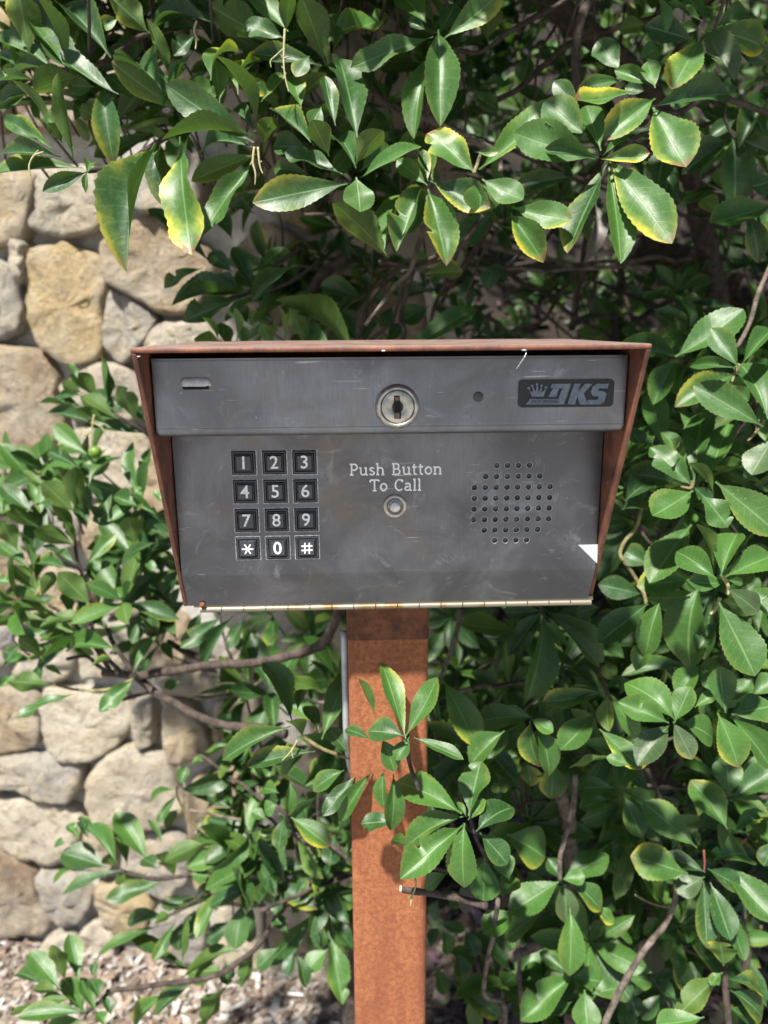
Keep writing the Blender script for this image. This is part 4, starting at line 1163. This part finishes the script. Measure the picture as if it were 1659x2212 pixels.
trace('B', 2, 2, .72, '880 340 720 240 165 d 830 530 580 470 165 d 230 650 610 970 175 d 190 650 -10 900 150 d 200 690 180 1240 195 m 180 640 -40 660 110 d 560 620 420 640 120 d 1140 1000 740 1010 110 b 1600 760 1640 560 120 m')
# low, round the post
trace('E', 1, 2, .545, '960 1440 830 990 140 m 985 1430 1190 1110 155 m 765 1310 685 1080 65 u 950 1450 730 1390 170 d 990 1465 915 1610 110 m 820 1480 905 1660 140 m 1040 1470 1330 1590 85 m 735 1470 560 1375 85 d', .006)
trace('E', 1, 2, .64, '1225 1110 1430 1490 205 my 1760 1330 1420 1310 175 m 1600 1430 1380 1600 165 m 1500 1640 1620 1440 120 m')
trace('E', 2, 2, .64, '1210 1000 1075 1165 150 m 1220 1000 1300 1150 100 m 590 1170 215 1265 130 my 560 1150 230 1220 110 m 620 1200 600 1390 115 uy 640 1200 840 1450 125 m 600 1140 780 1050 70 m 700 1180 800 1090 100 m 120 1330 -60 1310 130 m 130 1345 260 1420 100 m 120 1370 100 1660 150 myy 160 1400 310 1670 155 m 530 1320 320 1555 185 m 580 1420 830 1650 150 myy 650 1580 380 1640 60 u 1190 1260 1320 1170 90 m 1570 1180 1700 1080 150 m 1440 1200 1540 1110 110 m')
trace('E', 2, 2, .58, '1040 1330 800 1050 215 m 1000 1360 715 1230 170 m 1060 1350 1150 1140 155 m 1110 1370 1350 1430 195 m 1010 1390 825 1600 190 g 1050 1370 1165 1590 145 g 1380 1285 1330 1020 185 m 1420 1310 1550 1240 85 m 1440 1310 1690 1250 215 m 1430 1340 1720 1650 185 m 1340 1320 1490 1635 215 my 760 1640 620 1590 80 m')
trace('E', 1, 3, .56, '1310 280 900 20 225 m 1385 290 1440 -40 190 m 1330 320 895 420 155 m 1320 390 955 680 215 m 1350 380 1310 765 205 m 1380 330 1490 220 80 m 1440 400 1645 180 185 d 1460 430 1630 610 165 d 1360 310 1315 210 45 m', .006)
trace('E', 1, 3, .57, '830 20 795 250 90 m 890 60 910 405 140 m 880 350 690 350 135 d 980 500 880 450 90 u 1230 690 1080 760 100 m', .006)
trace('C', 1, 3, .60, '640 60 440 290 105 d 740 40 520 330 115 m 560 20 355 110 125 m', .006)
trace('C', 1, 3, .78, '220 90 230 300 85 m 240 330 465 490 150 my 130 240 50 270 110 m 180 330 140 520 110 d 60 330 -20 280 80 m 140 160 20 100 110 m')
trace('C', 1, 3, .92, '480 960 620 1150 100 d 470 1080 570 1500 140 m 460 1180 330 1300 125 m 140 1170 10 1290 115 d 510 440 470 620 130 d 590 500 590 680 110 d 240 1200 210 1340 90 d 270 1220 340 1400 90 d 430 1040 450 1170 60 m 160 820 120 940 90 d 540 300 460 180 110 d 330 680 400 520 90 d 80 700 60 900 110 d 260 840 330 720 80 d 420 760 480 620 90 d 200 1060 120 960 90 d')
trace('E', 1, 3, .66, '1480 600 1475 855 205 m 1670 930 1490 1085 175 m 1350 720 1365 935 115 p 1640 720 1590 560 150 m 1600 820 1680 700 140 m')
trace('E', 1, 3, .86, '1200 1010 1345 1060 80 m 1210 1060 1280 1200 105 m 1360 1060 1425 1215 125 d 1300 1200 1365 1390 135 d 1280 1400 1585 1600 140 d 1170 1300 1230 1460 105 d 1380 1510 1430 1700 110 u 1250 900 1330 830 120 m 1180 860 1130 980 90 d 1130 1160 1170 1040 90 d 1500 700 1400 800 110 d')
trace('E', 2, 3, .74, '''650 130 410 110 150 m 690 120 760 -20 165 m 620 200 450 250 130 m 710 140 940 210 105 m 730 190 835 435 155 m 270 -30 260 190 185 my 100 -20 130 100 140 uy -20 440 235 560 270 my
330 730 610 560 185 m 330 720 465 710 105 m 320 720 240 590 110 d 300 740 0 925 200 m 330 740 370 1000 155 g 390 740 605 900 155 m 540 900 660 1000 95 my 375 930 400 1330 180 m 200 930 -60 1090 165 m
390 1350 70 1610 195 m 400 1360 595 1380 165 m 530 1460 685 1420 125 m 470 1450 480 1690 195 m 390 1350 240 1400 130 g 390 1340 190 1210 105 d 300 1590 150 1560 130 m 380 1520 240 1590 90 d''')
trace('E', 2, 3, .68, '''1180 500 865 230 215 m 1385 380 1200 75 205 my 1440 420 1655 275 115 my 1330 590 1605 480 215 m 1240 670 1000 560 110 d 1120 680 795 570 235 my 1240 710 1080 800 145 g 1280 660 1490 770 135 d 1240 750 1265 1140 145 d 1290 760 1415 1095 160 d 1360 620 1690 1000 195 m 1400 850 1460 1210 120 m 1210 500 1190 410 50 m 1290 540 1350 550 60 m
1410 170 1390 -60 195 m 1440 190 1690 20 175 d 1450 200 1640 260 55 u 1370 1275 1350 1120 205 uy 1350 1340 1080 1580 145 u 1430 1450 1690 1600 165 d 1420 1370 1690 1400 130 dy 1230 1620 955 1690 145 m 1420 1560 1610 1650 130 d 1350 1330 1290 1400 80 m 1690 480 1640 640 130 d 1690 900 1640 820 120 m''')
trace('E', 2, 3, .84, '620 1240 480 1160 105 d 740 1200 600 1130 100 d 800 1230 640 1290 90 d 920 1090 860 1300 205 k 750 1350 900 1395 110 m 1010 1130 1165 1480 115 my 1000 1000 1030 1290 75 m 970 1000 855 1060 90 m 740 1450 820 1600 110 d 700 1500 765 1690 125 m 960 1470 850 1620 105 d 660 1100 640 1020 80 m 1200 1400 1160 1260 110 d 1060 1500 960 1380 90 d')

# ---- branches, each its own object
def branch(key, pts, r0, r1, mat=None, name='branch', seg=8, kn=.0022):
    s = SHR[key]
    sp = smooth_path(pts, 6)
    sp = [p + Vector((noise.noise(p*31), noise.noise(p*31+Vector((9, 0, 0))), noise.noise(p*31+Vector((0, 9, 0)))))*kn for p in sp]
    n = len(sp)
    rad = [r0+(r1-r0)*k/(n-1) for k in range(n)]
    rad = [q*(1+.16*noise.noise(p*120)) for q, p in zip(rad, sp)]
    off = s['inv']
    v, f = tube_data([p+off for p in sp], rad, seg, .05)
    return mesh_obj(name, v, f, mat or M_BARK, s['e'], True)
def tb(key, i, j, z, text, r, r1=None, mat=None, z1=None, name='branch'):
    v = [float(q) for q in text.split()]
    m = len(v)//2
    pts = [TP(i, j, v[2*k], v[2*k+1], z + ((z1-z)*k/(m-1) if z1 else 0)) for k in range(m)]
    k = z/3/F
    return branch(key, pts, r*k, (r1 or r*.7)*k, mat, name)
tb('A', 1, 0, .66, '1310 320 1450 330 1659 200 1900 60 2010 -10', 14, 16)
tb('A', 1, 0, .66, '990 735 1150 790 1400 920 1480 950 1560 1000 1580 1120', 28, 16, M_BARKG)
tb('A', 1, 0, .63, '1165 1050 1120 1300 1060 1560 1000 1750 900 1850 820 1970 710 2110', 17, 13, M_BARKG)
tb('A', 1, 0, .64, '1480 1400 1300 1620 1150 1690 980 1720 810 1690', 17, 14)
tb('A', 1, 0, .66, '310 1390 540 1395 800 1370', 13)
tb('A', 1, 0, .72, '730 580 900 700 1000 760', 12)
tb('A', 2, 0, .64, '520 -40 430 200 410 420 420 590', 32, 26)
tb('A', 2, 0, .78, '1000 100 680 185 400 275 200 430 50 560 -100 650', 22, 18)
tb('A', 2, 0, .72, '350 0 240 60 0 200', 16)
tb('A', 2, 0, .74, '290 160 170 380 150 640', 11)
tb('A', 2, 0, .63, '930 690 1080 725 1300 600 1450 660 1680 740', 18, 20)
tb('A', 2, 0, .66, '1380 640 1390 780 1450 900', 13, 10)
tb('A', 2, 0, .65, '640 1030 800 890 900 860', 12, 14)
tb('A', 2, 0, .80, '1240 1150 1370 1060 1500 900', 14)
tb('A', 0, 0, .61, '570 1110 650 1090 800 1060 1000 940 1200 830 1400 760 1640 980 1750 1100', 17, 22, M_BARK, .66)
tb('A', 0, 0, .66, '470 380 600 430 740 360 900 250 1150 180 1330 130', 16, 18)
tb('A', 0, 0, .64, '520 400 650 270 720 220', 13)
tb('A', 1, 1, .80, '1020 90 960 300 940 420 960 470 940 600', 17, 14)
tb('A', 1, 1, .84, '970 100 900 380 850 460 690 590', 13, 12)
tb('A', 1, 1, .80, '1000 20 820 190 710 340 700 440 640 600', 17, 15)
tb('A', 1, 1, .66, '800 30 870 40 980 62 1180 0 1240 -60', 17, 15)
tb('A', 1, 1, 1.0, '620 0 450 100 350 260 280 420', 40, 34, M_BARK)
tb('A', 1, 1, .96, '420 30 280 130 130 210 -40 250', 13, 10)
tb('A', 0, 1, .84, '1480 270 1570 250 1659 190 1800 60 1950 -60', 12, 16)
tb('A', 2, 1, 1.25, '800 -60 1000 10 1250 60 1420 160 1580 330 1700 640', 90, 120)
tb('A', 2, 1, 1.05, '450 60 300 260 200 420 0 480', 15, 10)
tb('A', 2, 1, 1.05, '520 40 540 200 500 330 620 400 800 350', 12, 9)
tb('A', 2, 1, 1.15, '560 110 200 60 -100 140', 26, 20)
tb('A', 2, 1, 1.2, '1280 170 1000 300 800 420', 24, 18)
tb('A', 2, 1, 1.1, '660 600 670 480 660 360', 34, 26)
tb('B', 2, 1, .66, '1680 60 1600 230 1540 430 1455 590', 17, 14, M_BARKG)
tb('B', 2, 1, .60, '1480 700 1450 760 1430 820', 15, 7, M_TWIG)
tb('B', 2, 1, .60, '1640 1050 1600 1120 1530 1190', 16, 7, M_TWIG)
tb('B', 2, 1, .64, '1170 1450 1160 1500 1100 1490', 14, 6, M_TWIG)
tb('B', 2, 2, .57, '1350 400 1385 470 1390 530', 16, 8, M_STALK, None, 'flower_stalk')
tb('B', 2, 2, .60, '1350 560 1310 640 1280 670', 13, 8, M_STALK, None, 'flower_stalk')
tb('B', 2, 2, .72, '840 -40 800 90 720 200 700 280 740 340 840 520 870 600', 13, 12, M_TWIG)
tb('B', 2, 2, .72, '800 90 880 200 960 260', 12)
tb('B', 2, 2, .74, '1360 640 1370 800 1360 1000', 16, 14)
tb('B', 2, 2, .74, '180 560 200 660 240 720', 16, 12)
tb('E', 2, 2, .66, '585 980 590 1080 615 1170 640 1220', 15, 16)
tb('E', 2, 2, .72, '-120 1130 60 1100 280 1110', 16)
tb('E', 2, 2, .70, '60 1290 130 1220 220 1160', 14)
tb('E', 1, 2, .74, '1340 630 1270 860 1200 1070 1120 1220 1000 1400', 18, 13, M_BARKG)
tb('E', 1, 2, .80, '1310 1170 1440 1130 1659 1100', 16, 14, M_BARKG)
tb('C', 0, 2, .96, '670 1050 800 1055 900 1060 1100 1030 1400 990 1659 975 1909 920 2079 860 2159 750 2199 620 2220 480', 26, 30, M_BARK, .80)
tb('C', 0, 2, .94, '870 1060 1000 1160 1250 1310 1450 1380 1659 1400 1850 1440', 24, 30, M_BARK, .86)
tb('C', 0, 2, .90, '700 760 740 860 830 1000 880 1070', 15, 17)
tb('C', 0, 2, .90, '470 90 500 300 580 560 600 760 660 900 780 1040', 11, 16)
tb('C', 0, 2, .98, '790 1220 960 1170 1040 1180', 14, 16)
tb('C', 0, 2, .98, '1080 840 1180 890 1300 950', 22, 24)
tb('C', 0, 2, .90, '310 610 450 700 620 880 720 1040', 10, 15)
tb('C', 0, 2, .90, '430 950 560 930 640 990 700 1040', 12, 15)
tb('C', 0, 2, .90, '320 1110 480 1150 700 1150 860 1090', 8, 12, M_TWIG)
tb('C', 0, 2, .94, '830 640 850 780 880 860', 8)
tb('C', 1, 2, 1.0, '-400 1200 -100 1180 -20 1130 60 1080', 14, 12, M_BARKG)
tb('C', 0, 1, .90, '690 990 860 1090 1000 1170 1150 1260', 14, 18)
tb('C', 0, 3, .94, '690 1450 830 1430 1100 1395 1400 1350 1540 1250 1659 1170 1790 970 2010 740 2260 680', 15, 20)
tb('C', 0, 3, .90, '560 1590 640 1520 700 1450', 12, 14)
tb('C', 0, 3, .98, '780 660 1000 720 1200 700 1400 620 1659 500', 12, 17)
tb('C', 0, 3, .99, '1080 960 1200 900 1330 800 1450 700', 9, 12)
tb('C', 0, 3, .99, '1060 1290 1250 1290 1420 1300', 11)
tb('C', 0, 3, .99, '1659 440 1700 520 1800 580 1920 600', 14, 16)
tb('C', 0, 3, .99, '1150 120 1160 200 1230 330 1330 420', 7, 9, M_TWIG)
tb('C', 1, 2, .63, '300 1450 400 1520 480 1560 600 1600 760 1610', 14, 12, M_TWIG)
tb('C', 1, 3, .84, '130 240 220 340 260 480 280 620', 12, 14)
tb('E', 1, 2, .56, '985 1450 980 1560 1000 1680 1050 1800', 14, 14)
tb('E', 1, 3, .585, '1350 350 1390 400 1480 440 1600 520', 13, 14)
tb('E', 1, 3, .62, '1560 850 1520 1170 1480 1450 1600 1520 1610 1690', 17, 19, M_BARKG, .80)
tb('E', 2, 3, .72, '410 40 400 260 350 420 310 560 320 720', 20, 15, M_BARKG)
tb('E', 2, 3, .78, '870 0 950 190 990 330', 16, 15)
tb('E', 2, 3, .72, '1060 720 1050 850 980 1020 920 1090 800 1270 700 1450 590 1690', 17, 22, M_BARKG)
tb('E', 2, 3, .74, '1030 880 1000 900 900 880 800 820', 10, 6, M_TWIG)
tb('E', 2, 3, .69, '1370 1270 1390 1480 1410 1700', 20, 22)
tb('E', 2, 3, .80, '-10 1225 120 1170 290 1080', 34, 32, M_BARKG)
tb('E', 2, 3, .80, '40 1090 60 1400 70 1700', 15, 17, M_BARKG)
tb('E', 2, 3, .90, '1480 940 1520 1150 1500 1330', 24, 26)
tb('E', 2, 3, .90, '1060 1130 1160 1190 1260 1230', 14)
tb('E', 2, 3, .84, '890 1340 980 1470 1030 1600', 10)
tb('E', 2, 3, .80, '0 130 40 260', 18, 18)
tb('E', 2, 3, .80, '70 30 80 300', 16, 16)
tb('E', 2, 3, .82, '90 230 250 210', 14, 12)
tb('E', 2, 3, .69, '1240 530 1245 620 1240 680', 8, 4, plain('red_bud', (0.26, 0.08, 0.07), .6), None, 'flower_bud')
# sawn stub in front of the post, with its pale end
tb('E', 1, 3, .575, '942 782 1020 795 1120 812 1300 840 1500 900', 21, 24, M_BARK)
e0 = TP(1, 3, 942, 782, .575); e1 = TP(1, 3, 930, 780, .575)
v, f = tube_data([e0 + SHR['E']['inv'], e1 + SHR['E']['inv']], [.00228, .0022], 10)
mesh_obj('cut_end', v, f, M_CUT, SHR['E']['e'])
def stalk(key, i, j, z, main, sides):
    tb(key, i, j, z, main, 8, 4, M_STALK, None, 'flower_stalk')
    for s in sides: tb(key, i, j, z, s, 6, 3, M_STALK, None, 'flower_stalk')
stalk('A', 1, 0, .555, '190 200 182 330 185 420 195 520 210 590', ['184 320 130 370 100 400 105 440', '186 380 215 370', '190 450 172 430', '196 470 180 510'])
stalk('A', 0, 0, .56, '1645 960 1640 1060 1655 1130 1650 1200', ['1643 1040 1620 1080'])
stalk('A', 0, 0, .58, '1275 130 1255 180 1265 240 1255 310', ['1262 220 1280 250'])
stalk('A', 0, 0, .57, '280 980 220 1010 190 1080 195 1150', ['220 1010 250 970'])
stalk('A', 1, 0, .56, '10 960 25 1080 45 1130', ['20 1060 40 1050'])
stalk('C', 0, 1, .87, '610 1030 600 1130 600 1250', ['604 1080 660 1110 700 1170', '602 1120 560 1160 520 1110'])
stalk('C', 1, 2, .60, '270 1480 230 1540 170 1600', ['230 1540 245 1590'])
stalk('E', 1, 3, .57, '1020 690 1028 760 1005 830 1000 890', ['1003 840 980 830'])
tb('A', 1, 0, .57, '1470 985 1430 1080 1405 1130', 10, 13, M_TWIG)
def berry(key, i, j, x, y, z, rpx):
    b2 = bmesh.new(); bmesh.ops.create_icosphere(b2, subdivisions=3, radius=rpx/3/F*z)
    for q in b2.verts: q.co *= 1 + .06*noise.noise(q.co*900)
    o = bm_obj('berry', b2, M_FRUIT, SHR[key]['e'], True)
    o.location = TP(i, j, x, y, z) + SHR[key]['inv']
berry('C', 0, 1, 615, 1272, .87, 42)
berry('E', 2, 2, 632, 1032, .655, 52)
berry('E', 1, 3, 1555, 130, .70, 32)
berry('E', 1, 3, 1605, 132, .70, 28)
berry('C', 0, 1, 1485, 500, .82, 30)

# ---- filling sprigs: whorls of leaves on short twigs through the bushes' depth
def whorl(key, c, axis, n, L, mass, tw=True):
    axis = axis.normalized()
    a = axis.orthogonal().normalized(); b = axis.cross(a)
    ph = rnd.uniform(0, 6.28)
    for k in range(n):
        t = ph + k*2.39996
        el = R(38 + 48*(k/n) + rnd.uniform(-10, 10)) if n > 1 else .8
        rad = a*math.cos(t) + b*math.sin(t)
        d = (axis*math.cos(el) + rad*math.sin(el) + Vector((0, 0, -.12))).normalized()
        nn = (axis*math.sin(el) - rad*math.cos(el))
        l = L*rnd.uniform(.7, 1.12)*(0.65+.35*min(1, k/3))
        tt = rnd.choice('ddbmmmu') if not mass else rnd.choice('ddbmmu')
        if rnd.random() < .045: tt += 'y'
        lo = look_of(tt)
        put_leaf(key, leaf_matrix(c - axis*(.012*k/n), d, l, l*rnd.uniform(.30, .42), nn), lo, None, mass)
    if tw:
        s = SHR[key]
        p2 = c - axis*.03 + Vector((rnd.uniform(-.02, .02), rnd.uniform(0, .02), -.015))
        p3 = p2 - axis*.025 + Vector((rnd.uniform(-.02, .02), rnd.uniform(.01, .03), -.02))
        sp = [q + s['inv'] for q in smooth_path([c, p2, p3], 3)]
        v, f = tube_data(sp, [.0009+.0007*q/len(sp) for q in range(len(sp))], 5, .1, False)
        V, Fc = s['tw']; o = len(V)
        V.extend(v); Fc.extend(tuple(o+q for q in g) for g in f)
def fill(key, x0, x1, y0, y1, z0, z1, n, mass, L=(.052, .074), nl=(7, 10), ax=(-.10, -.62, .72)):
    for k in range(n):
        c = P(rnd.uniform(x0, x1), rnd.uniform(y0, y1), rnd.uniform(z0, z1))
        if c.z < ground_h(c.x, c.y) + .03: continue
        if c.x < .06 and (c - WA).dot(WN) < .07: continue
        if -.175 < c.x < .185 and c.y < .70 and CAM_H-.23 < c.z < CAM_H+.02: continue
        if abs(c.x) < .085 and c.y < .66 and c.z < CAM_H: continue
        whorl(key, c, Vector(ax)+Vector((rnd.gauss(0, .55), rnd.gauss(0, .4), rnd.gauss(0, .45))), rnd.randint(*nl), rnd.uniform(*L), mass)
fill('A', 660, 1659, -40, 540, .74, .95, 14, False)
fill('A', 0, 640, -60, 270, .68, .85, 16, False)
fill('B', 1450, 1700, 680, 1420, .72, .90, 20, False)
fill('B', 1340, 1500, 780, 1350, .80, 1.0, 14, False)
fill('E', 930, 1659, 1350, 1640, .76, .96, 20, False)
fill('E', 1100, 1659, 1640, 2220, .78, .94, 20, False, (.06, .082))
fill('C', 500, 740, 1460, 1950, .84, 1.02, 15, False, (.066, .088), (6, 8))
fill('C', 20, 390, 980, 1400, .88, 1.06, 17, False, (.068, .092), (6, 8))
fill('A', 540, 900, -60, 700, .98, 1.10, 44, True)
fill('E', 930, 1659, 1500, 2200, .86, 1.0, 16, True)
fill('C', 430, 740, 1680, 2080, .88, 1.04, 8, True, (.062, .084), (6, 8))
fill('A', 0, 660, -60, 280, .68, .88, 20, True)
# deeper mass
fill('A', 640, 1700, -150, 720, 1.02, 1.5, 110, True)
fill('A', 800, 1850, -150, 800, 1.5, 2.1, 150, True)
fill('B', 1330, 1900, 600, 1500, .95, 1.4, 90, True)
fill('B', 1300, 2000, 500, 1500, 1.4, 2.0, 60, True)
fill('E', 930, 1800, 1320, 1700, 1.0, 1.25, 60, True)
fill('E', 1400, 1800, 1650, 2250, .95, 1.15, 22, True)
fill('C', 440, 760, 560, 900, .98, 1.15, 8, True)
fill('C', 560, 760, 1300, 1480, 1.02, 1.15, 6, True)
# unseen crown added out of frame to keep the bushes' inside in shade
def crown(key, n, x0, x1, y0, y1, z0, z1, slope=0.0):
    for k in range(n):
        y = rnd.uniform(y0, y1)
        c = Vector((rnd.uniform(x0, x1), y, rnd.uniform(z0, z1) + slope*(y-y0)))
        whorl(key, c, Vector((rnd.gauss(0, .5), rnd.gauss(-.4, .5), rnd.gauss(.7, .3))), 8, rnd.uniform(.055, .072), True)
crown('A', 560, -.20, .85, .60, .95, CAM_H+.27, CAM_H+.62, .35)
crown('A', 90, -.42, -.12, .64, .92, CAM_H+.33, CAM_H+.62)
crown('A', 400, -.05, 1.25, .85, 1.6, CAM_H+.42, CAM_H+.85)
crown('A', 170, -.36, .05, .80, 1.22, CAM_H+.42, CAM_H+.80)
crown('B', 130, .54, 1.05, .50, 1.2, .25, CAM_H+.5)
# trunks and limbs
branch('A', [Vector((.32, 1.02, -.02)), Vector((.40, 1.12, .4)), Vector((.60, 1.26, .9)), Vector((.72, 1.30, 1.35)), Vector((.62, 1.2, 1.85))], .034, .018, None, 'trunk', 12, .006)
branch('A', [Vector((.60, 1.26, .9)), Vector((.42, 1.12, 1.4)), Vector((.16, .92, 1.55)), Vector((-.05, .82, 1.62)), Vector((-.22, .74, 1.58))], .018, .006, None, 'branch', 9, .005)
branch('B', [Vector((.62, .98, -.02)), Vector((.64, .96, .4)), Vector((.60, .90, .8)), Vector((.55, .80, 1.1)), Vector((.52, .72, 1.35))], .024, .008, None, 'trunk', 10, .006)
branch('C', [Vector((-.06, .92, -.02)), Vector((-.04, .90, .35)), Vector((0, .86, .62)), Vector((.02, .80, .82))], .019, .012, None, 'trunk', 10, .006)
branch('E', [Vector((.26, .80, -.02)), Vector((.24, .80, .3)), Vector((.22, .76, .55)), Vector((.18, .70, .74))], .016, .007, M_BARKG, 'trunk', 10, .006)
for k in range(26):
    a = P(rnd.uniform(950, 1659), rnd.uniform(200, 760), rnd.uniform(.95, 1.5))
    d = Vector((rnd.gauss(0, .16), rnd.gauss(0, .08), rnd.gauss(.02, .10)))
    branch('A', [a-d, a-d*.3+Vector((0, 0, rnd.uniform(-.02, .02))), a+d*.4, a+d], rnd.uniform(.002, .006), rnd.uniform(.0012, .003), rnd.choice((M_BARK, M_BARK, M_BARKG)), 'branch', 7, .006)
for k in range(22):
    a = P(rnd.uniform(950, 1659), rnd.uniform(1400, 2150), rnd.uniform(.85, 1.1))
    d = Vector((rnd.gauss(0, .06), rnd.gauss(0, .05), rnd.gauss(.09, .06)))
    branch('E', [a-d, a-d*.3, a+d*.4, a+d], rnd.uniform(.002, .004), rnd.uniform(.0012, .002), rnd.choice((M_BARK, M_BARKG)), 'branch', 7, .006)
for k in range(10):
    a = P(rnd.uniform(520, 740), rnd.uniform(1500, 1950), rnd.uniform(.92, 1.05))
    d = Vector((rnd.gauss(-.05, .06), rnd.gauss(0, .04), rnd.gauss(.05, .06)))
    branch('C', [a-d, a-d*.3, a+d*.4, a+d], rnd.uniform(.002, .003), rnd.uniform(.001, .002), rnd.choice((M_BARK, M_BARKG)), 'branch', 7, .006)
for key, s in SHR.items():
    V, U, Fc, C = s['mass']
    if V:
        o = mesh_obj('foliage', V, Fc, M_LEAFS, s['e'], True)
        ul = o.data.uv_layers.new(name='UVMap')
        idx = [0]*len(o.data.loops); o.data.loops.foreach_get('vertex_index', idx)
        ul.data.foreach_set('uv', [q for k in idx for q in U[k]])
        ca = o.data.color_attributes.new('look', 'FLOAT_COLOR', 'POINT')
        ca.data.foreach_set('color', [q for c in C for q in c])
        o['kind'] = 'stuff'
    V, Fc = s['tw']
    if V:
        o = mesh_obj('twigs', V, Fc, M_BARK, s['e'], True); o['kind'] = 'stuff'
    print('shrub', key, 'leaves', s['n'], 'mass verts', len(s['mass'][0]))
